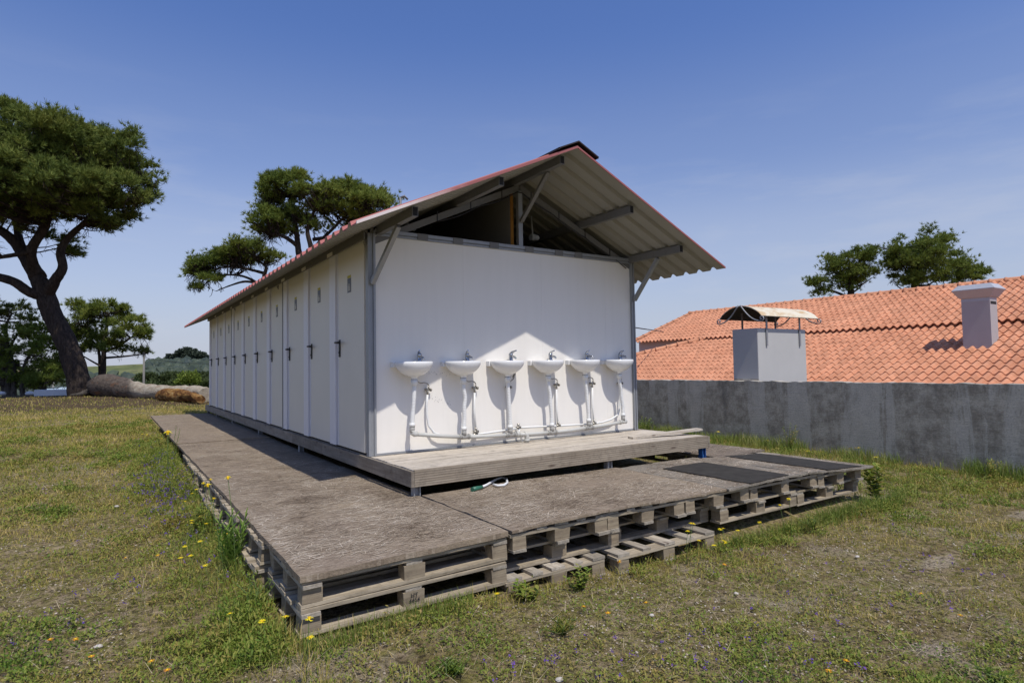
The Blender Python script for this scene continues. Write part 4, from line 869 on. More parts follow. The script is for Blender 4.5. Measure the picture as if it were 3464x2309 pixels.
# --- big leaning umbrella pine on the left
D = 27.0; a = A(D); m = D/FPX
base = hit(275, 1335, 2, -.25); base = at(275, 1338, D)
bz = float(gz(base[0], base[1]))-.1; base[2] = bz
def lobesof(a, lst, m): return [(a(u, v, dd), (ru*m, rd, rv*m)) for (u, v, ru, rv, dd, rd) in lst]
lobes = lobesof(a, [(60, 475, 160, 90, 0, 3.4), (190, 500, 120, 85, -1.5, 2.6), (320, 520, 85, 75, .5, 2.0), (110, 660, 140, 60, -1.2, 2.2), (260, 665, 100, 45, -.5, 1.8), (390, 715, 70, 32, .2, 1.2), (-20, 640, 90, 60, -1, 1.6), (40, 620, 140, 80, -3.4, 1.8), (220, 640, 100, 60, -3.2, 1.6), (-120, 620, 130, 80, -3.6, 2.0), (330, 640, 75, 44, -2.4, 1.2), (390, 560, 60, 50, .5, 1.4), (470, 690, 40, 26, 0, .9), (380, 770, 40, 18, 0, .8), (140, 720, 90, 30, -1.5, 1.4), (415, 510, 55, 55, -.5, 1.5), (455, 580, 50, 40, .5, 1.4), (505, 640, 45, 30, 0, 1.0), (430, 650, 65, 42, -1, 1.6),
    (300, 600, 110, 55, 1, 2.2), (150, 570, 140, 60, -2.2, 2.0), (30, 600, 110, 60, 1.2, 2.4), (-60, 520, 110, 90, 0, 3.0), (-180, 540, 110, 90, 0, 3.0), (300, 735, 70, 28, -1.0, 1.2), (345, 760, 40, 16, .5, .9), (60, 760, 60, 40, -1.5, 1.0), (195, 810, 45, 22, 1, .8), (235, 860, 28, 14, 1, .5), (5, 700, 40, 30, 1, 1), (-90, 680, 90, 40, 0, 2)], m)
limbs = [([base, at(262, 1270, D), at(225, 1160, D), at(175, 1060, D), at(150, 985, D), at(120, 930, D)], [.54, .46, .42, .41, .38, .30]),
    ([at(155, 1000, D), at(185, 950, D-.3), at(212, 905, D-.4), at(205, 850, D-.3), at(235, 800, D-.2), at(300, 740, D-.4), at(340, 680, D-.5)], [.30, .22, .19, .16, .14, .10, .05]),
    ([at(130, 940, D), at(80, 860, D+.2), at(30, 800, D), at(-60, 740, D)], [.34, .26, .2, .14]), ([at(120, 930, D), at(105, 850, D-.6), at(150, 770, D-.8), at(190, 680, D-.6), at(250, 590, D-.4)], [.28, .20, .16, .12, .06]),
    ([at(90, 880, D+.4), at(60, 790, D+1), at(50, 700, D+1.2), at(20, 600, D+1)], [.2, .15, .11, .06]), ([at(140, 1000, D-.1), at(95, 985, D-.4), at(40, 950, D-.5), at(-60, 925, D-.6), at(-180, 900, D-.8)], [.24, .21, .19, .16, .1]),
    ([at(105, 850, D-.6), at(60, 860, D-1), at(0, 870, D-1.2), at(-60, 880, D-1.2)], [.12, .1, .08, .05]), ([at(235, 680, D-.6), at(330, 690, D-.6), at(400, 680, D-.3), at(470, 660, D-.1)], [.09, .07, .05, .03])]
pine('stone_pine', base, 'huge leaning pine with a broad dark crown, rooted beside the fallen log', limbs, lobes, 17, PINED, 11, (14, .26, .034), .50, 42, frac=.9, flatn=.85, shell=.72, low=-.65)
# --- pine behind the toilet block
D = 21.0; a = A(D); m = D/FPX; base = at(1030, 1200, D); base[2] = float(gz(base[0], base[1]))-.1
lobes = lobesof(a, [(965, 645, 85, 45, 0, 1.6), (925, 700, 45, 40, .6, 1.0), (1060, 665, 70, 40, -.6, 1.3), (1145, 680, 85, 42, .4, 1.5), (1240, 700, 62, 38, -.3, 1.2), (1290, 690, 35, 34, .2, .8), (1220, 745, 60, 22, .4, 1.0), (905, 765, 50, 45, -.4, 1.0), (1000, 740, 60, 30, .3, 1.2), (1110, 720, 60, 24, 0, 1.1), (1180, 655, 50, 26, 0, 1.0), (945, 800, 55, 28, .4, .9), (1060, 775, 35, 22, .2, .6)], m)
limbs = [([base, at(1030, 1050, D), at(1022, 900, D), at(1010, 850, D), at(1002, 780, D), at(985, 700, D), at(980, 660, D)], [.26, .20, .15, .105, .09, .07, .04]),
    ([at(1025, 920, D), at(1052, 850, D-.2), at(1040, 780, D-.3), at(1060, 720, D-.3), at(1090, 690, D-.3)], [.12, .09, .07, .05, .03]), ([at(1040, 880, D), at(1080, 820, D+.3), at(1130, 770, D+.4), at(1180, 720, D+.3), at(1230, 700, D)], [.08, .065, .05, .04, .02]),
    ([at(1060, 810, D+.2), at(1120, 800, D), at(1180, 790, D), at(1240, 760, D)], [.07, .05, .04, .02]), ([at(1005, 830, D), at(960, 800, D-.3), at(910, 790, D-.4)], [.08, .06, .03]),
    ([at(1010, 800, D), at(950, 740, D), at(905, 700, D+.2)], [.08, .05, .02])]
pine('umbrella_pine', base, 'flat topped umbrella pine rising behind the roof of the toilet block', limbs, lobes, 40, PINE, 12, (15, .18, .024), .36, 34, frac=1.0, flatn=.85, shell=.6)
base2 = at(940, 1200, D+2.5); base2[2] = float(gz(base2[0], base2[1]))-.1; a = A(D+2.5); m = (D+2.5)/FPX; E2 = D+2.5
lobes = lobesof(a, [(840, 855, 70, 28, 0, 1.5), (765, 880, 62, 34, .3, 1.3), (700, 900, 48, 28, -.3, 1.0), (660, 930, 32, 28, .3, .8), (920, 875, 38, 18, .2, .8), (665, 985, 20, 20, 0, .5), (720, 950, 50, 16, 0, .8), (825, 890, 60, 18, .6, 1.0)], m)
limbs = [([base2, at(930, 1080, E2), at(900, 1000, E2), at(893, 940, E2), at(900, 905, E2), at(880, 885, E2)], [.2, .16, .11, .08, .06, .03]),
    ([at(897, 925, E2), at(860, 915, E2), at(810, 905, E2), at(750, 905, E2), at(690, 930, E2)], [.065, .055, .045, .03, .015]), ([at(895, 975, E2), at(850, 945, E2), at(800, 930, E2+.3), at(740, 935, E2+.2), at(680, 970, E2)], [.06, .05, .04, .03, .015]),
    ([at(880, 960, E2), at(830, 952, E2-.3), at(780, 965, E2-.3), at(730, 985, E2-.2)], [.06, .045, .03, .012])]
pine('umbrella_pine', base2, 'low spreading pine bough left of the umbrella pine, reaching out past the eave', limbs, lobes, 42, PINE, 13, (15, .18, .024), .33, 32, frac=1.0, flatn=.85, shell=.5)
# --- small pine behind the log
D = 34.0; a = A(D); m = D/FPX; base = at(345, 1290, D); base[2] = float(gz(base[0], base[1]))-.2
lobes = lobesof(a, [(345, 1060, 60, 38, 0, 1.5), (420, 1065, 50, 40, .3, 1.2), (290, 1090, 55, 40, -.3, 1.2), (455, 1110, 36, 34, 0, .9), (400, 1125, 60, 32, -.5, 1.2), (300, 1140, 50, 28, .5, 1), (480, 1150, 28, 18, 0, .6), (455, 1195, 45, 14, .3, .8), (335, 1165, 50, 22, 0, 1), (250, 1040, 30, 26, 0, .8), (390, 1180, 60, 22, -.4, 1), (290, 1190, 46, 18, .4, .9), (470, 1130, 40, 20, -.4, .7), (250, 1130, 40, 40, .6, .9)], m)
limbs = [([base, at(350, 1230, D), at(352, 1170, D), at(360, 1110, D), at(370, 1060, D)], [.17, .14, .11, .08, .04]), ([at(352, 1190, D), at(400, 1170, D), at(460, 1130, D)], [.09, .06, .03]), ([at(350, 1210, D), at(420, 1205, D), at(500, 1195, D)], [.07, .05, .02]),
    ([at(350, 1190, D), at(310, 1150, D), at(280, 1110, D)], [.09, .06, .03]), ([at(340, 1290, D+.4), at(336, 1200, D+.4), at(325, 1130, D+.4)], [.11, .08, .04]), ([at(345, 1240, D), at(300, 1215, D), at(260, 1190, D)], [.06, .04, .015])]
pine('young_pine', base, 'young round pine with thin lower branches behind the fallen log', limbs, lobes, 17, PINE, 14, (13, .26, .034), .38, 26, frac=1.0, flatn=.95, shell=.4, low=-.6)
# --- trees at the far left
D = 32.0; a = A(D); m = D/FPX
for (bu, sd, lab, nm, lst, lm, mt) in (
    (60, 15, 'dark pine with tufted boughs at the far left edge', 'pine_tree', [(10, 1050, 45, 26, 0, 1), (70, 1045, 28, 20, .3, .7), (95, 1080, 22, 18, 0, .5), (-60, 1060, 60, 40, 0, 1)], [[(30, 1290), (28, 1200), (20, 1110), (40, 1060)]], PINED),
    (100, 16, 'loose leafed grove tree with several pale trunks left of the leaning pine', 'grove_tree', [(40, 1140, 75, 40, 0, 1.6), (130, 1130, 60, 36, .5, 1.4), (190, 1110, 50, 40, 1.5, 1.2), (60, 1260, 60, 36, 1, 1.2), (230, 1140, 40, 40, 2, 1), (160, 1220, 60, 40, 2, 1.2), (10, 1200, 70, 40, .4, 1.4), (120, 1190, 60, 34, -.4, 1.2), (200, 1170, 36, 34, 1, 1)], [[(45, 1335), (48, 1260), (35, 1180), (60, 1130)], [(30, 1338), (10, 1270), (-10, 1190)], [(80, 1335), (75, 1260), (110, 1180)]], LEAF),
    (160, 17, 'dense green shrub left of the leaning pine trunk', 'shrub', [(150, 1270, 60, 36, 0, 1.2), (200, 1285, 45, 28, .4, 1.0), (85, 1290, 45, 34, .5, 1), (215, 1240, 36, 34, 1.4, 1), (110, 1300, 40, 26, -.2, .9), (190, 1250, 40, 26, 1, 1)], [[(150, 1335), (150, 1290), (160, 1260)]], LEAF),
    (-20, 18, 'grey barked tree with slanting trunks at the extreme left', 'grove_tree', [(-40, 1180, 80, 60, 0, 1.6), (5, 1260, 40, 40, -.6, 1.0)], [[(35, 1345), (5, 1290), (-15, 1220), (-30, 1150)], [(20, 1345), (8, 1270), (15, 1200)]], LEAF)):
    base = at(bu, 1335, D); base[2] = float(gz(base[0], base[1]))-.1
    lbs = []
    for pts in lm:
        q = [at(u, v, D+.2*i) for i, (u, v) in enumerate(pts)]; q[0][2] = float(gz(q[0][0], q[0][1]))-.15; r_ = np.linspace(.15, .04, len(q)); lbs.append((q, list(r_)))
    lobes = lobesof(a, lst, m)
    pine(nm, base, lab, lbs, lobes, 16 if sd != 17 else 24, mt, sd, (11, .17, .045) if mt is LEAF else (12, .24, .034), .42, 28, bark=BARK2, frac=.9, flatn=.9, low=-.7)
# --- pines behind the house
for (D, u0, sd, lab, lst, lm) in (
    (38.0, 3130, 21, 'round crowned pine showing above the house ridge', [(3100, 835, 62, 45, 0, 1.8), (3160, 850, 55, 45, .5, 1.5), (3040, 880, 50, 34, 0, 1.4), (3215, 880, 40, 45, -.5, 1.2), (3150, 915, 80, 30, -1, 1.6), (3100, 945, 70, 26, 0, 1.6), (3190, 950, 70, 24, .5, 1.6), (3110, 870, 60, 45, -1, 1.6), (3270, 925, 30, 34, 0, .9), (3315, 935, 22, 24, 0, .6), (3230, 940, 45, 22, 1, 1), (3000, 870, 20, 22, .4, .6), (3090, 900, 70, 24, 1, 1.4)], [[(3095, 1200), (3095, 1000), (3096, 900), (3096, 840)]]),
    (40.0, 2880, 22, 'broad lower pine left of the round one above the house ridge', [(2870, 880, 50, 32, 0, 1.5), (2915, 875, 38, 34, .4, 1.2), (2840, 920, 60, 28, -.4, 1.4), (2940, 935, 40, 26, 0, 1.3), (2780, 965, 34, 24, 0, .9), (2880, 950, 60, 24, .6, 1.4), (2860, 970, 60, 20, 0, 1.4), (2890, 915, 50, 30, -.6, 1.3),  (2820, 890, 24, 24, 0, .7), (2760, 985, 22, 18, 0, .6)], [[(2880, 1200), (2880, 1020), (2875, 940), (2872, 890)], [(2880, 1010), (2820, 985), (2775, 975)]])):
    a = A(D); m = D/FPX; base = at(u0, 1250, D); base[2] = -1.8
    lbs = []
    for pts in lm:
        q = [at(u, v, D) for (u, v) in pts]; 
        if len(pts) == 4: q[0] = np.array([q[1][0], q[1][1], -1.9])
        lbs.append((q, list(np.linspace(.30 if len(pts) == 4 else .1, .05, len(q)))))
    # side limbs
    tr = lbs[0][0]
    for t in range(9):
        rs = np.random.RandomState(sd*10+t); p = tr[1]+(tr[3]-tr[1])*(t/9.); an = rs.uniform(-2.6, 2.6); e_ = p+RT*rs.uniform(-3, 3)+np.array([0, 0, 1.0])*rs.uniform(.0, .9)+FW*rs.uniform(-1, 1); lbs.append(([p, (p+e_)/2+np.array([0, 0, -.1]), e_], [.08, .05, .02]))
    pine('pine_tree', base, lab, lbs, lobesof(a, lst, m), 8.5, PINE, sd, (13, .25, .038), .58, 52, group='pines behind the house', frac=1.0, flatn=.95, shell=.8, low=-.8)

# ================================================================= log, block, pole, distance
LOGM = N('dead_log_wood', 0.9, 0.15); p_ = LOGM.n('ShaderNodeNewGeometry').outputs['Position']; n1 = LOGM.noise(LOGM.mapp((1, 1, 4), src=p_), 1.1, 7, .7); n2 = LOGM.noise(LOGM.mapp((4, 2, 6), src=p_), 1.5, 6, .7)
spx = LOGM.n('ShaderNodeSeparateXYZ'); LOGM.lk(p_, spx.inputs[0]); mrx = LOGM.n('ShaderNodeMapRange'); mrx.inputs['From Min'].default_value = -1.30; mrx.inputs['From Max'].default_value = -1.05; LOGM.lk(spx.outputs['X'], mrx.inputs['Value'])
cc = LOGM.mix(LOGM.ramp(n2, [(0.35, 0), (0.65, 1)]), (0.055, 0.042, 0.033), (0.15, 0.12, 0.095)); cl = LOGM.mix(LOGM.ramp(n2, [(0.35, 0), (0.65, 1)]), (0.27, 0.22, 0.16), (0.44, 0.39, 0.30))
c = LOGM.mix(mrx.outputs[0], cc, cl); c = LOGM.mix(LOGM.ramp(n1, [(0.56, 0), (0.66, .7)]), c, (0.22, 0.10, 0.045)); LOGM.col(c); LOGM.bump(n2, .8, .06)
RT_ = N('rotten_orange_wood', .95, .1); n_ = RT_.noise(RT_.mapp((1.0, .8, 2.2), src=RT_.n('ShaderNodeNewGeometry').outputs['Position']), 2.6, 8, .8, .6); RT_.col(RT_.ramp(n_, [(0.34, (0.035, 0.02, 0.012)), (0.46, (0.17, 0.075, 0.028)), (0.54, (0.36, 0.20, 0.06)), (0.66, (0.50, 0.40, 0.24))])); RT_.bump(n_, 1, .1); ROT = RT_.m
def rough(b, amp, rs):
    for i, (x, y, z) in enumerate(b.v):
        k = (float(vnoise(x*1.0+z*3, y*1.0-z*2, 2.3, 3))-.5)*2.2+(float(vnoise(x+z*7, y+z*5, 6.0, 5))-.5)
        b.v[i] = (x+amp*k, y+amp*k*.6, z+amp*k)
def logpath(lst, z0, rs, seg=20):
    b = MB(); pts = []; rad = []
    for (u, vb, r) in lst:
        p = hit(u, vb, 2, z0); pts.append(np.array([p[0], p[1], z0+r*.9])); rad.append(r)
    sk = []; limb(b, pts, rad, sk, seg=seg, rs=rs); rough(b, .035, rs); return b
rs = np.random.RandomState(2); GZB = -.22
lg = empty('fallen_log', tuple(hit(520, 1345, 2, GZB)), 'thick fallen tree trunk lying on the grass from the leaning pine towards the toilet block', 'log')
logpath([(318, 1338, .40), (355, 1340, .53), (400, 1342, .46), (440, 1344, .36), (500, 1347, .30), (560, 1350, .275), (620, 1352, .265), (660, 1354, .26), (697, 1356, .25)], GZB, rs).build('trunk', LOGM.m, lg)
lg2 = empty('rotten_log', tuple(hit(620, 1357, 2, GZB)), 'shorter rotten orange log lying against the near side of the fallen trunk', 'log')
b = logpath([(546, 1354, .19), (565, 1356, .235), (610, 1358, .225), (650, 1360, .20), (682, 1362, .14)], GZB, rs, 14); b.build('trunk', ROT, lg2)
stp = hit(350, 1338, 2, GZB); b = MB(); sk = []; rs = np.random.RandomState(9)
se = empty('root_stump', tuple(stp), 'upturned grey root stump between the leaning pine and the fallen log', 'stump')
limb(b, [stp+np.array([0, .3, -.1]), stp+np.array([.05, .2, .4]), stp+np.array([.1, .1, .78])], [.62, .50, .30], sk, rs=rs); rough(b, .09, rs); b.build('stump', BARK2, se)
b = MB()
for i in range(14):
    a_ = rs.uniform(0, 2*pi); h0 = rs.uniform(.1, .6); q = stp+np.array([cos(a_)*.5, sin(a_)*.5, h0]); e_ = q+np.array([cos(a_)*rs.uniform(.3, .8), sin(a_)*.5, rs.uniform(-.3, .35)]); b.tube([q, (q+e_)/2+rs.normal(0, .08, 3), e_], [.16, .09, .03], 7)
b.build('roots', BARK2, se)
p0 = hit(128, 1339, 2, GZB); p1 = hit(265, 1337, 2, GZB); b = MB(); b.bar(tuple(p0+np.array([0, 0, .14])), tuple(p1+np.array([0, 0, .14])), .45, .30)
tag(b.build('concrete_kerb', WHITEC, None, .01), 'low white painted kerb block left of the leaning pine trunk', 'kerb block')
for (u, l_) in ((100, 'small white boulder beyond the kerb block'), (5, 'small white boulder at the left edge of the photo')):
    p = hit(u, 1337, 2, -.25); b = MB(); b.lathe([(0, .0), (.15, .02), (.20, .10), (.13, .19), (0, .22)], tuple(p), 9); tag(b.build('boulder', WHITEC), l_, 'boulder', 'white boulders by the trees')
# parked pale car roof glimpsed between trunk and shrub
cp = at(195, 1325, 42.0); gc = float(gz(cp[0], cp[1]))
cr = empty('parked_car', (cp[0], cp[1], gc), 'pale blue car parked beyond the kerb block, mostly hidden by trees', 'car'); X0, Y0 = cp[0], cp[1]
def carbody():
    b = MB(); prof = [(-2.0, .35), (-2.0, .75), (-1.2, .88), (-.65, 1.36), (.75, 1.38), (1.45, .95), (2.0, .85), (2.0, .35)]
    vs = [(X0+x, Y0+s*(.8 if z < 1 else .62), gc+z) for s in (-1, 1) for x, z in prof]; n = len(prof)
    fs = [tuple(range(n)), tuple(reversed(range(n, 2*n)))]+[(i, (i+1) % n, n+(i+1) % n, n+i) for i in range(n)]; b.raw(vs, fs); return b
carbody().build('body', flat('pale_blue_paint', (0.35, 0.45, 0.52), .3), cr, .03)
b = MB(); b.box((X0-.9, Y0-.78, gc+.92), (X0+.95, Y0+.78, gc+1.26)); b.build('windows', flat('dark_glass', (0.03, 0.04, 0.045), .1), cr)
for sx in (-1.25, 1.25):
    for sy in (-.72, .72):
        b = MB(); b.tube([(X0+sx, Y0+sy-.1, gc+.32), (X0+sx, Y0+sy+.1, gc+.32)], .32, 16); b.build('wheel', BLACK, cr)
# utility pole and cables
D = 62.0; pt = at(487, 1202, D); pg = float(gz(pt[0], pt[1])); up_ = empty('utility_pole', (pt[0], pt[1], pg), 'concrete utility pole standing beyond the fallen log', 'pole')
b = MB(); b.tube([(pt[0], pt[1], pg-.3), (pt[0], pt[1], pt[2])], [.13, .09], 8); b.build('shaft', flat('pale_concrete_pole', (0.19, 0.18, 0.155), .9), up_)
pr = at(760, 1228, 58.0); b = MB(); b.tube([tuple(np.array([pt[0], pt[1], pt[2]-.2])*(1-t)+pr*t+np.array([0, 0, -1.0*t*(1-t)])) for t in np.linspace(0, 1, 12)], .022, 5)
tag(b.build('power_cable', BLACK), 'thin dark power cable from the utility pole towards the toilet block', 'cable')
D = 90.0; p2 = at(181, 1205, D); b = MB(); b.tube([(p2[0], p2[1], float(gz(p2[0], p2[1]))), tuple(p2)], [.2, .14], 8); tag(b.build('utility_pole', flat('pale_far_pole', (0.36, 0.35, 0.31), .9)), 'distant utility pole seen left of the leaning pine trunk', 'pole')
pa = hit(2150, 1108, 0, 12.0); pb = hit(2245, 1122, 0, 18.0); b = MB(); b.tube([tuple(pa*(1-t)+pb*t) for t in (0, .5, 1)], .018, 5); tag(b.build('house_cable', BLACK), 'short dark cable running from the toilet block to the house roof', 'cable')

# mid distance trees
MIDG = m_blade('mid_distance_foliage', [(0.028, 0.045, 0.020), (0.045, 0.065, 0.025), (0.075, 0.10, 0.03), (0.10, 0.125, 0.04)], .2, .15)
mids = [(560, 1275, 120, 40, 26, 'dark'), (600, 1290, 105, 34, 24, 'round'), (640, 1268, 95, 34, 30, 'bright'), (680, 1285, 110, 40, 26, 'dark'), (720, 1275, 120, 46, 34, 'x'), (455, 1290, 130, 40, 20, 'x'), (520, 1296, 115, 40, 20, 'x'), (500, 1262, 150, 40, 22, 'x'), (700, 1262, 150, 44, 24, 'x'), (590, 1258, 160, 46, 22, 'x'), (430, 1300, 105, 30, 18, 'x'), (780, 1280, 120, 50, 34, 'x')]
ml = ['dark rounded tree just right of the utility pole', 'low dark tree second right of the utility pole', 'bright green tree beyond the middle of the fallen log', 'dark tree touching the far end of the toilet block', 'tall dark tree hidden behind the toilet block corner',
      'olive tree left of the utility pole', 'low bushy tree directly behind the utility pole', 'far dull tree above the utility pole base', 'far dull tree beside the toilet block far corner', 'far dull tree in the middle of the valley', 'small pale tree at the left of the valley', 'large tree wholly behind the toilet block']
for i, (u, v, D, ru, rv, _) in enumerate(mids):
    v += 16; rv *= .8; m = D/FPX; c = at(u, v, D); g = float(gz(c[0], c[1])); rs = np.random.RandomState(50+i); e = empty('valley_tree', (c[0], c[1], g), ml[i], 'tree', 'trees in the valley')
    rx, rz_ = ru*m, rv*m; h = max(c[2]+rz_, g+2.0); b = MB(); b.tube([(c[0], c[1], g-.3), (c[0]+.2, c[1], (g+c[2])/2), (c[0], c[1], max(c[2], g+1.2))], [.28, .2, .1], 7); b.build('trunk', BARK, e)
    P_, D_, CC = crown_pts([((c[0], c[1], c[2]), (rx*.85, rx*.85, rz_*.85)), ((c[0]+rx*.4, c[1], c[2]-rz_*.5), (rx*.6, rx*.6, rz_*.6)), ((c[0]-rx*.5, c[1], c[2]-rz_*.4), (rx*.55, rx*.55, rz_*.6)), ((c[0], c[1], g+rz_*.5), (rx*.8, rx*.8, rz_*.7))], 14, rs, .75, 16, .9, .4)
    V, F = tufts(P_, D_, 6, .50, .30, rs); npmesh('crown', V, F, LEAF if i == 2 else MIDG, e)
# woodland on the far hill
rs = np.random.RandomState(77); Vv = []; Ff = []; c = 0
ico = []; t_ = (1+5**.5)/2
for p in ((-1,t_,0),(1,t_,0),(-1,-t_,0),(1,-t_,0),(0,-1,t_),(0,1,t_),(0,-1,-t_),(0,1,-t_),(t_,0,-1),(t_,0,1),(-t_,0,-1),(-t_,0,1)): ico.append(np.array(p)/1.902)
ico = np.array(ico); IF = np.array([(0,11,5),(0,5,1),(0,1,7),(0,7,10),(0,10,11),(1,5,9),(5,11,4),(11,10,2),(10,7,6),(7,1,8),(3,9,4),(3,4,2),(3,2,6),(3,6,8),(3,8,9),(4,9,5),(2,4,11),(6,2,10),(8,6,7),(9,8,1)])
cnt = 0
while cnt < 15000:
    u = rs.uniform(60, 1000); v = rs.uniform(1175, 1300); d0 = rs.uniform(180, 620)
    p = at(u, 1262, d0); x, y = p[0], p[1]; g = float(gz(x, y)); wood = vnoise(x, y, .010, 6)
    right = sstep(470, 540, u); near = d0 < 300
    if right*(.95 if not near else .35)+(wood > .70)*.6+(near and wood > .55)*.4 < rs.rand()*1.0+.15: continue
    r = rs.uniform(.9, 2.2)*(1.0 if rs.rand() < .9 else 1.5)*(.65 if near else 1)
    Vv.append(ico*r*np.array([1, 1, rs.uniform(.8, 1.35)])*(1+rs.uniform(-.25, .25, (12, 1)))+np.array([x, y, g+r*.7])); Ff.append(IF+c); c += 12; cnt += 1
WOODM = m_blade('far_woodland', [(0.035, 0.050, 0.042), (0.046, 0.062, 0.048), (0.060, 0.078, 0.052), (0.075, 0.095, 0.06)], .02, 0)
wd = npmesh('woodland', np.concatenate(Vv), np.concatenate(Ff), WOODM); tag(wd, 'dark wooded hillside beyond the valley', 'woodland', kind='stuff')
# hilltop trees and tiny white houses
for i, (u, v, r, l_) in enumerate(((610, 1196, 4.5, 'rounded hilltop tree left of the hilltop group'), (635, 1190, 6, 'tallest rounded tree on the skyline of the far hill'), (655, 1194, 5, 'hilltop tree right of the tallest skyline tree'), (676, 1199, 4.5, 'hilltop tree nearest the toilet block'), (585, 1203, 3.5, 'small hilltop tree at the left of the skyline group'))):
    c_ = at(u, v+8, 470); g = float(gz(c_[0], c_[1])); e = empty('hilltop_tree', (c_[0], c_[1], g), l_, 'tree', 'trees on the far skyline'); rs = np.random.RandomState(90+i)
    b = MB(); b.tube([(c_[0], c_[1], g-.5), (c_[0], c_[1], c_[2])], [.6, .3], 6); b.build('trunk', BARK, e)
    P_, D_, CC = crown_pts([((c_[0], c_[1], c_[2]), (r*1.3, r, r*.75)), ((c_[0]+r, c_[1], c_[2]-r*.5), (r*.9, r*.9, r*.6)), ((c_[0], c_[1], c_[2]-r), (r*1.2, r, r*.8))], 3, rs, 1.6, 14, .8, .3); V, F = tufts(P_, D_, 5, 1.6, 1.3, rs); npmesh('crown', V, F, WOODM, e)
HW_ = flat('far_white_wall', (0.60, 0.58, 0.55), .8); HR = flat('far_red_roof', (0.38, 0.20, 0.13), .8)
for i, (u, v, w_, l_) in enumerate(((330, 1196, 14, 'tiny white house on the skyline left of the young pine crown'), (405, 1203, 22, 'long low white building on the skyline behind the young pine'), (448, 1203, 16, 'white building on the skyline right of the young pine'), (505, 1204, 20, 'white building on the skyline right of the utility pole'), (190, 1199, 26, 'long white building on the skyline left of the leaning trunk'), (545, 1209, 12, 'small house among scrub on the hill crest'))):
    c_ = at(u, v+7, 500); e = empty('hill_house', tuple(c_), l_, 'house', 'white buildings on the far hill'); b = MB(); w_ *= .45 if i in (1, 4) else .6; g_ = float(gz(c_[0], c_[1])); c_[2] = g_-.2; b.box((c_[0]-w_/2, c_[1]-4, g_-2), (c_[0]+w_/2, c_[1]+4, c_[2]+2.0)); b.build('wall', HW_, e)
    b = MB(); b.raw([(c_[0]-w_/2-.4, c_[1]-4.4, c_[2]+2.0), (c_[0]+w_/2+.4, c_[1]-4.4, c_[2]+2.0), (c_[0]+w_/2+.4, c_[1]+4.4, c_[2]+2.0), (c_[0]-w_/2-.4, c_[1]+4.4, c_[2]+2.0), (c_[0]-w_/2, c_[1], c_[2]+2.5), (c_[0]+w_/2, c_[1], c_[2]+2.5)], [(0,1,5,4),(2,3,4,5),(0,4,3),(1,2,5),(3,2,1,0)]); b.build('roof', HR, e)

# ================================================================= grass and weeds
GRASS = m_blade('meadow_grass', [(0.09, 0.15, 0.012), (0.18, 0.23, 0.024), (0.35, 0.325, 0.065), (0.52, 0.41, 0.12), (0.62, 0.48, 0.20)], 1.1, .35)
WEED = m_blade('weed_leaves', [(0.07, 0.14, 0.018), (0.125, 0.205, 0.026), (0.20, 0.26, 0.038), (0.31, 0.31, 0.065), (0.38, 0.27, 0.09)], 1.6, .35)
def blocked(x, y):
    pf = ((x > -1.17) & (x < 4.34) & (y > -2.19) & (y < 11)); return pf | (x > 6.98)
def scatter(rs, n_try, dmin, dmax, power, u0=-250, u1=3700):
    th0 = math.atan2(u0-1732, FPX); th1 = math.atan2(u1-1732, FPX)
    th = rs.uniform(th0, th1, n_try); q = rs.rand(n_try); k = 2-power
    d = (dmin**k+q*(dmax**k-dmin**k))**(1/k) if abs(k) > 1e-3 else dmin*(dmax/dmin)**q
    ang = YAW+th; x = CAM[0]+np.sin(ang)*d; y = CAM[1]+np.cos(ang)*d; return x, y, d
def worn(x, y):
    r = np.zeros(len(x))
    for (px_, py_, rx_, ry_) in PATCH: r = np.maximum(r, np.clip(1.25-np.hypot((x-px_)/rx_, (y-py_)/ry_)-(fnoise(x, y, 5, 2)-.5), 0, 1))
    return r
def blades(rs, x, y, h, w_, lean, bend=.5):
    n = len(x); z = gz(x, y)-.004; a_ = rs.uniform(0, 2*pi, n); l_ = rs.uniform(0, 1, n)*lean; dx, dy = np.cos(a_)*l_*h, np.sin(a_)*l_*h
    f = rs.uniform(0, 2*pi, n); sx, sy = np.cos(f)*w_/2, np.sin(f)*w_/2; P0 = np.stack([x, y, z], -1); S = np.stack([sx, sy, 0*sx], -1)
    M = P0+np.stack([dx*.35, dy*.35, h*.58], -1); T = P0+np.stack([dx, dy, h*np.sqrt(np.clip(1-l_**2*.6, .15, 1))], -1)
    V = np.stack([P0-S, P0+S, M+S*.8, M-S*.8, T], 1).reshape(-1, 3); i = np.arange(n)*5
    F = np.concatenate([np.stack([i, i+1, i+2], -1), np.stack([i, i+2, i+3], -1), np.stack([i+3, i+2, i+4], -1)]); return V, F
rs = np.random.RandomState(100)
x, y, d = scatter(rs, 800000, 1.7, 34, 1.45)
dn = fnoise(x, y, 1.1, 8); sm_ = fnoise(x, y, 4.5, 9)
edge = np.minimum(np.abs(x+1.25), 9); left = ((x < -1.15) & (y > -2.8) & (y < 6)); nearp = np.exp(-np.clip(-1.15-x, 0, 9)/.22)*left+np.exp(-np.clip(-2.19-y, 0, 9)/.16)*((y < -2.15) & (x > -1.2) & (x < 4.4))+np.exp(-np.clip(6.98-x, 0, 9)/.30)*(x > 4.3)
bare = sstep(.50, .36, fnoise(x, y, .55, 31))*sstep(7, 3, d); pr_ = np.clip((dn*.70+sm_*.65-.40)*3.0, .04, 1)*(1-.75*bare)+nearp
green = np.clip((x < -1.3)*.25+sstep(2, 12, y)*.3+.25, 0, 1)
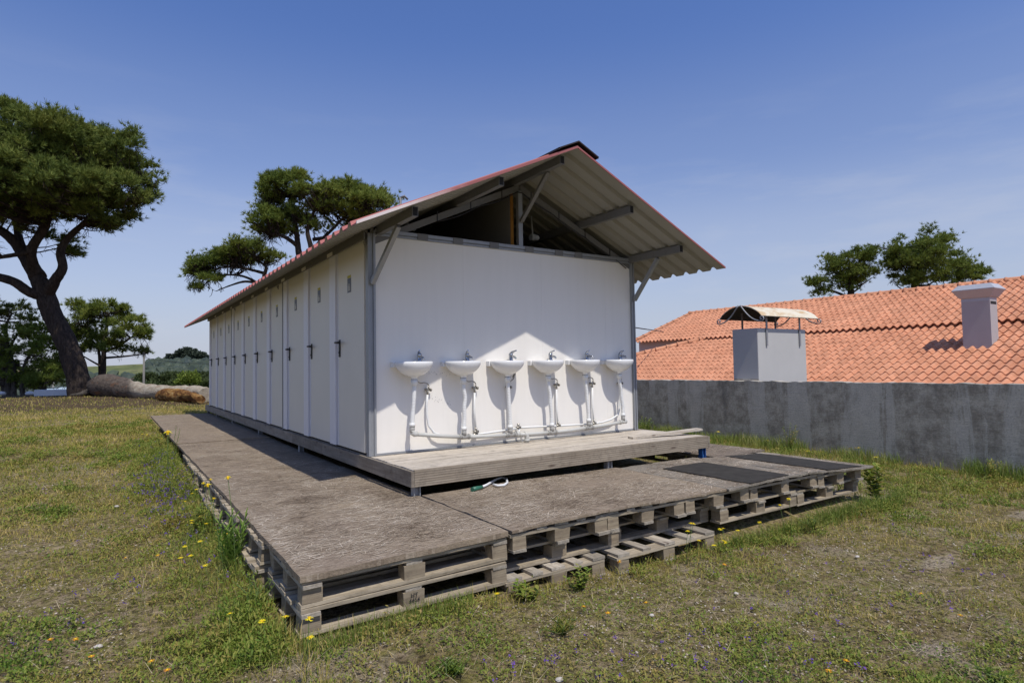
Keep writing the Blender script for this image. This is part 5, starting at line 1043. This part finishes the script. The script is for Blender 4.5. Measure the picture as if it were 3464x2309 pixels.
lit = sstep(13.5, 16.5, y+3*(sm_-.5))*sstep(40, 30, y); pr_ *= 1-.88*lit; near_ = sstep(7, 3, d); keep = (~blocked(x, y)) & (rs.rand(len(x)) > worn(x, y)*1.1) & (rs.rand(len(x)) < pr_*(.62+.38*green)*(1-.45*near_))
x, y, d, nearp, dn = x[keep], y[keep], d[keep], nearp[keep], dn[keep]
h = (0.010+0.032*rs.rand(len(x))**2.2)*(.55+1.0*dn)*(1+d*.05)+nearp*rs.rand(len(x))**3.0*.10; wd_ = np.clip(.0012+.00075*d, 0, .02)*rs.uniform(.7, 1.3, len(x))
V, F = blades(rs, x, y, h, wd_, 1.05); g = npmesh('grass', V, F, GRASS); tag(g, 'short dry and green meadow grass over the ground', 'grass', kind='stuff')
# low leafy weeds: small leaves lying at many angles
x, y, d = scatter(rs, 150000, 1.7, 18, 1.5); wn = fnoise(x, y, 1.7, 15); keep = (~blocked(x, y)) & (rs.rand(len(x)) < np.clip((wn-.43)*5, 0.06, 1)); x, y, d = x[keep], y[keep], d[keep]
def clumps(rs, cx, cy, R_, H_, per):
    X, Y, Z, S_ = [], [], [], []
    n = np.maximum(12, (per*(R_/.07)**2)).astype(int); idx = np.repeat(np.arange(len(cx)), n); r = np.sqrt(rs.rand(len(idx)))*R_[idx]; a = rs.uniform(0, 2*pi, len(idx))
    x = cx[idx]+np.cos(a)*r; y = cy[idx]+np.sin(a)*r; h = H_[idx]*(1-(r/R_[idx])**2*.7)*rs.rand(len(idx))**.7; return x, y, gz(x, y)+h, idx
def leaves(rs, x, y, z, s, flat_=.5, asp=2.2):
    n = len(x); a_ = rs.uniform(0, 2*pi, n); t = rs.normal(0, flat_, n); D1 = np.stack([np.cos(a_)*np.cos(t), np.sin(a_)*np.cos(t), np.sin(np.abs(t))], -1); S = np.stack([-np.sin(a_), np.cos(a_), rs.normal(0, .4, n)], -1)
    P0 = np.stack([x, y, z], -1); s = s[:, None]; V = np.stack([P0, P0+D1*s*.5+S*s/asp/2, P0+D1*s, P0+D1*s*.5-S*s/asp/2], 1).reshape(-1, 3); return V, np.arange(n*4).reshape(-1, 4)
V0, F0 = leaves(rs, x, y, gz(x, y)+rs.rand(len(x))*.022, (.006+.010*rs.rand(len(x)))*(1+d*.10))
x, y, d = scatter(rs, 5200, 1.8, 14, 1.35); keep = (~blocked(x, y)) & (rs.rand(len(x)) > worn(x, y)*1.2) & (fnoise(x, y, .8, 33) > rs.uniform(.34, .58, len(x))); x, y, d = x[keep], y[keep], d[keep]; R_ = rs.uniform(.025, .085, len(x))*(1+.08*d); H_ = R_*rs.uniform(.3, .75, len(x))
lx, ly, lz, idx = clumps(rs, x, y, R_, H_, 60); kk = ~blocked(lx, ly); lx, ly, lz, idx = lx[kk], ly[kk], lz[kk], idx[kk]; V1, F1 = leaves(rs, lx, ly, lz, (.007+.013*rs.rand(len(lx)))*(1+.10*d[idx]), .7, 2.6)
n = 950; y = rs.uniform(-2.3, 4.6, n); x = -1.22-np.abs(rs.normal(0, .22, n)); kk = fnoise(x*.5, y, 1.5, 44) > rs.uniform(.30, .55, n); x, y = x[kk], y[kk]; R_ = rs.uniform(.05, .10, len(x)); H_ = rs.uniform(.07, .29, len(x))*np.interp(y, [-2.5, -1.2, 0, 3, 4.6], [.4, .75, 1.15, .9, .5])*np.exp(-np.clip(-1.3-x, 0, 1)*1.6)
lx, ly, lz, idx = clumps(rs, x, y, R_, H_, 80); kk = ~blocked(lx, ly); lx, ly, lz = lx[kk], ly[kk], lz[kk]; V2, F2 = leaves(rs, lx, ly, lz, .012+.022*rs.rand(len(lx)), .9, 3.6)
n = 150; x = rs.uniform(-.9, 4.8, n); y = -2.27-np.abs(rs.normal(0, .09, n)); kk = (fnoise(x, y*.3, 1.6, 41) > .48) | (x > 3.0); x, y = x[kk], y[kk]; R_ = rs.uniform(.04, .09, len(x)); H_ = rs.uniform(.04, .14, len(x))
lx, ly, lz, idx = clumps(rs, x, y, R_, H_, 70); kk = ~blocked(lx, ly); lx, ly, lz = lx[kk], ly[kk], lz[kk]; V3, F3 = leaves(rs, lx, ly, lz, .010+.016*rs.rand(len(lx)), .8, 2.8)
V = np.concatenate([V0, V1, V2, V3]); F = np.concatenate([F0, F1+len(V0), F2+len(V0)+len(V1), F3+len(V0)+len(V1)+len(V2)]); g = npmesh('low_weeds', V, F, WEED); tag(g, 'low creeping weeds with tiny leaves among the grass', 'weeds', kind='stuff')
# tall edge growth beside platform
TALL = m_blade('tall_edge_grass', [(0.10, 0.17, 0.028), (0.16, 0.24, 0.04), (0.24, 0.29, 0.06), (0.38, 0.36, 0.13)], 2.0, .35)
n = 7000; yy_ = rs.uniform(-2.4, 4.8, n); xx_ = -1.17-np.abs(rs.normal(0, .16, n)); k_ = fnoise(xx_*.3, yy_, 2.2, 4) > .44; xx_, yy_ = xx_[k_], yy_[k_]
h = rs.uniform(.03, .15, len(xx_))**1.0*(.4+1.0*fnoise(xx_, yy_, 3, 5)); V1, F1 = blades(rs, xx_, yy_, h, np.full(len(xx_), .0028), .9)
n = 5200; xx_ = rs.uniform(-1.3, 4.7, n); yy_ = -2.22-np.abs(rs.normal(0, .07, n)); k_ = (fnoise(xx_, yy_*.3, 2.5, 7) > .47) | (xx_ > 2.7); xx_, yy_ = xx_[k_], yy_[k_]
h = rs.uniform(.04, .12, len(xx_))*(1+.6*sstep(2.6, 3.6, xx_)); V2, F2 = blades(rs, xx_, yy_, h, np.full(len(xx_), .004), .8)
n = 9000; yy_ = rs.uniform(-5, 6, n); xx_ = 6.97-np.abs(rs.normal(0, .18, n)); k_ = fnoise(xx_*.3, yy_, 1.8, 14) > .35; xx_, yy_ = xx_[k_], yy_[k_]
h = rs.uniform(.05, .26, len(xx_))*(.5+.8*fnoise(xx_, yy_, 1.7, 5)); V3, F3 = blades(rs, xx_, yy_, h, np.full(len(xx_), .007), .7)
n = 3500; xx_ = rs.uniform(4.35, 6.9, n); yy_ = rs.uniform(-2.4, 5, n); h = rs.uniform(.05, .2, n); V4, F4 = blades(rs, xx_, yy_, h, np.full(n, .006), .8)
Vs, Fs, o_ = [], [], 0
for V, F in ((V1, F1), (V2, F2), (V3, F3), (V4, F4)): Vs.append(V); Fs.append(F+o_); o_ += len(V)
g = npmesh('tall_grass', np.concatenate(Vs), np.concatenate(Fs), TALL); tag(g, 'taller green grass fringe along the walkway edges and the yard wall', 'grass', kind='stuff')
# gravel
x, y, d = scatter(rs, 45000, 1.7, 9, 1.5); gn = fnoise(x, y, 1.1, 8); keep = (~blocked(x, y)) & (rs.rand(len(x)) < np.clip((.56-gn)*6, .02, .9)); x, y, d = x[keep], y[keep], d[keep]
s_ = (.0020+.0050*rs.rand(len(x))**4)*(1+.08*d); c0 = np.stack([x, y, gz(x, y)+s_*.3], -1)
V = (ico[None]*s_[:, None, None]*rs.uniform(.6, 1.2, (len(x), 12, 1))*np.array([1, 1, .6])+c0[:, None]).reshape(-1, 3); F = (IF[None]+np.arange(len(x))[:, None, None]*12).reshape(-1, 3)
GRAV = m_blade('pale_gravel', [(0.16, 0.13, 0.085), (0.26, 0.21, 0.145), (0.36, 0.30, 0.22), (0.50, 0.44, 0.35)], 3, 0, .9); g = npmesh('gravel', V, F, GRAV); tag(g, 'pale grit and small pebbles in the bare patches', 'gravel', kind='stuff')
# dry straw stalks
x, y, d = scatter(rs, 3800, 1.7, 9, 1.4); keep = ~blocked(x, y); x, y, d = x[keep], y[keep], d[keep]; n = len(x); a_ = rs.uniform(0, 2*pi, n); l_ = rs.uniform(.03, .13, n); P0 = np.stack([x, y, gz(x, y)+rs.uniform(.006, .03, n)], -1); P1 = P0+np.stack([np.cos(a_)*l_, np.sin(a_)*l_, rs.uniform(-.01, .035, n)], -1); S = np.stack([-np.sin(a_), np.cos(a_), 0*a_], -1)*(.0006+.0002*d)[:, None]
V = np.stack([P0-S, P0+S, P1+S*.5, P1-S*.5], 1).reshape(-1, 3); STRAW = m_blade('dry_straw', [(0.22, 0.17, 0.09), (0.36, 0.29, 0.16), (0.52, 0.44, 0.28)], 2, .1); g = npmesh('straw', V, np.arange(n*4).reshape(-1, 4), STRAW); tag(g, 'loose dry straw stalks lying on the meadow', 'straw', kind='stuff')
# purple flowers as ground cover
PUR = m_blade('purple_petals', [(0.07, 0.035, 0.22), (0.12, 0.055, 0.32), (0.20, 0.09, 0.36)], 3, .2)
x, y, d = scatter(rs, 1500, 1.7, 9, 1.3); pn = fnoise(x, y, .9, 21); keep = (~blocked(x, y)) & (rs.rand(len(x)) < np.clip((pn-.52)*6, .02, .8)); x, y, d = x[keep], y[keep], d[keep]
x2 = -1.45+rs.normal(0, .16, 420); y2 = rs.normal(1.6, .85, 420); x = np.concatenate([x, x2]); y = np.concatenate([y, y2]); k_ = ~blocked(x, y); x, y = x[k_], y[k_]; hh_ = np.where(np.abs(x+1.45) < .5, .14, .035)*rs.uniform(.5, 1.2, len(x))
xr2 = np.repeat(x, 7)+rs.normal(0, .005, len(x)*7); yr2 = np.repeat(y, 7)+rs.normal(0, .005, len(x)*7); zr2 = np.repeat(gz(x, y)+hh_, 7)+rs.normal(0, .006, len(x)*7)
V, F = leaves(rs, xr2, yr2, zr2, rs.uniform(.007, .013, len(xr2)), .6, 1.4); g = npmesh('purple_flowers', V, F, PUR); tag(g, 'scattered tiny purple wildflowers across the meadow', 'wildflowers', kind='stuff')
V, F = blades(rs, x2, y2, np.full(len(x2), .13), np.full(len(x2), .003), .3); g = npmesh('flower_stalks', V, F, WEED); tag(g, 'green stalks of the purple flowers along the left walkway edge', 'wildflowers', kind='stuff')

# yellow flowers, one object each
YP = flat('yellow_petals', (0.86, 0.72, 0.015), .5, 0, .3, .12, 60); YC = flat('orange_flower_eye', (0.78, 0.50, 0.01), .6); OR = flat('orange_petals', (0.75, 0.30, 0.01), .5, 0, .3, .12, 60); STEM = flat('green_stem', (0.09, 0.14, 0.03), .6)
def daisy(h, mat, seed, rad=.017):
    r = random.Random(seed); e = bpy.data.objects.new('yellow_flower', None); C.objects.link(e); e.empty_display_size = .02
    b = MB(); b.tube([(0, 0, -.01), (r.uniform(-.01, .01), r.uniform(-.01, .01), h*.5), (0, 0, h)], .0014, 5); b.build('stem', STEM, e)
    b = MB(); n = 13
    for i in range(n):
        a_ = 2*pi*i/n; a1 = a_+.16; a0 = a_-.16; zz = .003+r.uniform(-.003, .003)
        b.raw([(0, 0, h), (cos(a0)*rad*.6, sin(a0)*rad*.6, h+zz), (cos(a0*.4+a_*.6)*rad, sin(a0*.4+a_*.6)*rad, h+zz*.6), (cos(a1*.4+a_*.6)*rad, sin(a1*.4+a_*.6)*rad, h+zz*.6), (cos(a1)*rad*.6, sin(a1)*rad*.6, h+zz)], [(0,1,2,3,4)])
    b.build('petals', mat, e); b = MB(); b.lathe([(0, h+.006), (rad*.3, h+.0055), (rad*.38, h+.002), (0, h-.002)], (0, 0, 0), 8); b.build('flower_eye', YC, e); return e
T1 = daisy(.10, YP, 1); T2 = daisy(.16, YP, 2); T3 = daisy(.045, OR, 3, .014); fused = set()
z8 = lambda x, y: (x/1.414, 1200+y/1.414); z6 = lambda x, y: (700+x/2.139, 1500+y/2.139); z7 = lambda x, y: (1600+x/1.681, 1400+y/1.681); z9 = lambda x, y: (1700+x/2.575, 1700+y/2.575); z10 = lambda x, y: (2400+x/1.825, 1450+y/1.825); z5 = lambda x, y: (2100+x/1.725, 750+y/1.725)
FL = [(z8, T2, 'beside the left walkway edge', [(975,600),(930,662),(967,750),(912,792),(905,805),(1043,838),(1060,856),(1085,858),(970,885),(893,910),(920,955),(873,967),(992,1002),(888,702),(986,722),(1128,595),(1000,605),(847,680),(975,808),(1118,1242),(1263,1257),(1363,1253),(1075,622),(955,776),(940,640),(1010,690)]),
      (z8, T1, 'near the far left walkway', [(577,507),(680,378),(705,380),(700,410),(752,398),(822,372),(640,400),(770,400)]),
      (z8, T3, 'low in the left foreground grass', [(820,816),(604,970),(760,955),(437,1440),(800,1505),(355,1358),(240,1360),(735,1460)]),
      (z6, T1, 'at the corner stack foot', [(770,1387),(718,1258),(2108,1085)]),
      (z7, T2, 'before the pallet row', [(1205,622),(1225,627),(1212,665),(1277,717),(1385,643),(1420,655),(1505,660),(1643,610),(1762,520),(1797,463),(1370,743),(1407,718),(1447,725)]),
      (z9, T3, 'low in the right foreground grass', [(697,905),(1262,870),(1022,510),(1920,530),(915,955)]), (z10, T3, 'low in the far right grass', [(843,1432),(730,1490),(1320,1018),(1540,1150)]),
      (z5, T2, 'by the yard wall', [(1338,1322),(1398,1318),(1497,1370),(1355,1318),(1095,1335),(568,1222),(850,1275)])]
ORD = 'first second third fourth fifth sixth seventh eighth ninth tenth eleventh twelfth thirteenth fourteenth fifteenth sixteenth seventeenth eighteenth nineteenth twentieth'.split()+['twenty-'+q for q in 'first second third fourth fifth sixth'.split()]
for fn, T, wh, pts in FL:
    for i, (a_, b_) in enumerate(sorted(pts)):
        u, v = fn(a_, b_); H_ = {id(T1): .10, id(T2): .16, id(T3): .045}[id(T)]; z = -.45
        if fn is z5: p = hit(u, v, 0, 6.75)
        else:
            for _ in range(8): p = hit(u, v, 2, z); z = float(gz(p[0], p[1]))+H_
        if fn is z7 or blocked(np.array(p[0]), np.array(p[1])):
            p = hit(u, v, 1, -2.36) if p[0] > -1 else hit(u, v, 0, -1.26)
        o = T if id(T) not in fused else copy_tree(T); fused.add(id(T))
        o.location = (p[0], p[1], p[2]-H_); 
        sz = max(.3, p[2]-float(gz(p[0], p[1]))); k = np.clip((p[2]-float(gz(p[0], p[1])))/H_, .35, 2.4); o.location[2] = p[2]-H_*k; o.scale = (1.0, 1.0, k)
        if fn is z5: o.scale = (1.7, 1.7, k)
        o.rotation_euler = (random.uniform(-.1, .25), random.uniform(-.15, .15), random.uniform(0, 6))
        tag(o, ORD[i]+' from the left of the '+('orange' if T is T3 else 'yellow')+' daisies '+wh, 'flower', 'daisies '+wh)

# leafy plants
def lance_plant(name, loc, h, nst, label, ll, lw, seed, mat=WEED, spread=.35, up=.5, cat='plant'):
    rs = np.random.RandomState(seed); e = empty(name, tuple(loc), label, cat, 'leafy weeds around the walkway'); b = MB(); Ps = []; Ds = []
    for s in range(nst):
        a_ = rs.uniform(0, 2*pi); tip = np.array(loc)+np.array([cos(a_)*spread*h*rs.rand(), sin(a_)*spread*h*rs.rand(), h*rs.uniform(.6, 1)]); mid = (np.array(loc)+tip)/2+rs.normal(0, .015, 3)
        b.tube([tuple(loc), tuple(mid), tuple(tip)], [.004, .003, .0015], 5)
        nl = int(14*h/.3)+8
        for k in range(nl):
            t = (k+.5)/nl; t = .12+.88*t; p = np.array(loc)*(1-t)+tip*t; an = k*2.4; d_ = np.array([cos(an), sin(an), up+t*.5]); Ps.append(p); Ds.append(d_/np.linalg.norm(d_))
    b.build('stems', STEM, e); P_ = np.array(Ps); D_ = np.array(Ds); n = len(P_); S = np.cross(D_, [0, 0, 1.]); S /= np.linalg.norm(S, axis=1, keepdims=True); l_ = ll*rs.uniform(.6, 1.1, (n, 1)); w_ = lw*rs.uniform(.7, 1.1, (n, 1)); dr = np.array([0, 0, -1.])*l_*.25
    V = np.stack([P_, P_+D_*l_*.4+S*w_/2, P_+D_*l_*.75+S*w_*.35+dr*.4, P_+D_*l_+dr, P_+D_*l_*.75-S*w_*.35+dr*.4, P_+D_*l_*.4-S*w_/2], 1).reshape(-1, 3); i = np.arange(n)*6
    F = np.concatenate([np.stack([i, i+1, i+2, i+3], -1), np.stack([i, i+3, i+4, i+5], -1)]); npmesh('leaves', V, F, mat, e); return e
def G(u, v, x=None, y=None):
    p = hit(u, v, 0, x) if x is not None else (hit(u, v, 1, y) if y is not None else hit(u, v, 2, -.5)); return (p[0], p[1], float(gz(p[0], p[1]))-.01)
LANCE = m_blade('lance_weed_leaves', [(0.12, 0.22, 0.03), (0.19, 0.31, 0.05), (0.28, 0.38, 0.08)], 2.0, .4)
lance_plant('lance_leaf_weed', (-1.27, -.93, -.53), .38, 9, 'tall bright lance leafed weed at the left edge of the corner strand board', .11, .013, 1, spread=.30, up=1.1, mat=LANCE)
lance_plant('lance_leaf_weed', (-1.32, .25, -.52), .26, 6, 'bushy weed along the left walkway edge behind the lance leafed weed', .05, .012, 2)
lance_plant('dark_weed', (-1.30, 4.3, -.33), .34, 6, 'dark leafy weed at the far left end of the walkway', .05, .018, 3)
lance_plant('dry_stalk', (-1.22, 3.6, -.35), .46, 2, 'single tall dry stalk leaning over the left walkway', .03, .008, 4, spread=.2)
lance_plant('broad_leaf_weed', G(1960, 1900, y=-2.34), .15, 9, 'broad leafed weed clump in front of the sunken pallets', .035, .022, 5, spread=.9, up=.25)
lance_plant('broad_leaf_weed', G(1780, 1960, y=-2.30), .10, 8, 'low broad leafed weed right of the corner stack', .055, .024, 6, spread=1.2, up=.2)
lance_plant('dock_plant', (4.40, -2.18, -.63), .40, 4, 'large leafed dock plant at the right front corner of the walkway', .10, .055, 7, spread=.4)
lance_plant('tall_weed', (4.6, -1.7, -.62), .42, 3, 'tall thin weed beside the dock plant', .04, .010, 8, spread=.3)
lance_plant('wall_weed', (6.8, .2, -.57), .42, 6, 'tall leafy weed against the middle of the yard wall', .05, .014, 9, spread=.4)
lance_plant('wall_weed', (6.6, 3.0, -.55), .34, 7, 'leafy weed at the wall just right of the deck end', .06, .018, 10, spread=.6)
lance_plant('wall_weed', (6.7, -2.4, -.66), .30, 7, 'leafy weed at the foot of the wall by the right edge of the photo', .05, .014, 12, spread=.6)
lance_plant('grass_tuft', G(1900, 2120), .085, 16, 'bright green grass tuft in the centre foreground', .05, .005, 13, spread=1.6, up=.9, cat='grass tuft')
lance_plant('grass_tuft', G(1540, 2250), .07, 14, 'small green tuft near the bottom edge left of centre', .04, .006, 14, spread=1.6, up=.9, cat='grass tuft')
lance_plant('grass_tuft', G(3400, 2290), .07, 18, 'green weed tuft in the bottom right corner', .04, .012, 15, spread=2.0, up=.4, cat='grass tuft')
lance_plant('feathery_weed', (-1.27, -1.65, -.51), .16, 10, 'feathery green weed at the left foot of the corner stack', .03, .006, 16, spread=.9)
lance_plant('feathery_weed', (2.9, -2.4, -.6), .16, 10, 'feathery green weed in front of the nearer mat', .03, .007, 17, spread=1.2)
# pale stones
STONE = flat('pale_limestone', (0.50, 0.46, 0.40), .9, 0, .2, .2, 30)
for i, (u, v, r, l_) in enumerate(((333, 2190, .022, 'pale stone in the left foreground grass'), (1240, 2028, .012, 'tiny pale stone near the corner stack'), (2900, 1885, .024, 'pale stone in the right meadow among purple flowers'), (2205, 2085, .020, 'white stone in the right foreground grass'), (1893, 2302, .022, 'grey white stone at the bottom edge of the photo'), (2490, 2010, .02, 'white chip of stone right of centre'), (3385, 1652, .045, 'pale stone at the foot of the yard wall'), (395, 1715, .025, 'pale stone in the left meadow'))):
    p = hit(u, v, 2, float(gz(0, -3)) if v > 1700 else -.62 if u > 1000 else -.5); z = float(gz(p[0], p[1])); p = hit(u, v, 2, z); rs = np.random.RandomState(i)
    Vs_ = ico*r*rs.uniform(.6, 1.15, (12, 1))*np.array([1.2, .9, .6])+np.array([p[0], p[1], z+r*.35]); o = npmesh('stone', Vs_, IF, STONE, origin=(p[0], p[1], z)); sb = o.modifiers.new('sub', 'SUBSURF'); sb.levels = sb.render_levels = 1; tag(o, l_, 'stone', 'pale stones in the meadow')
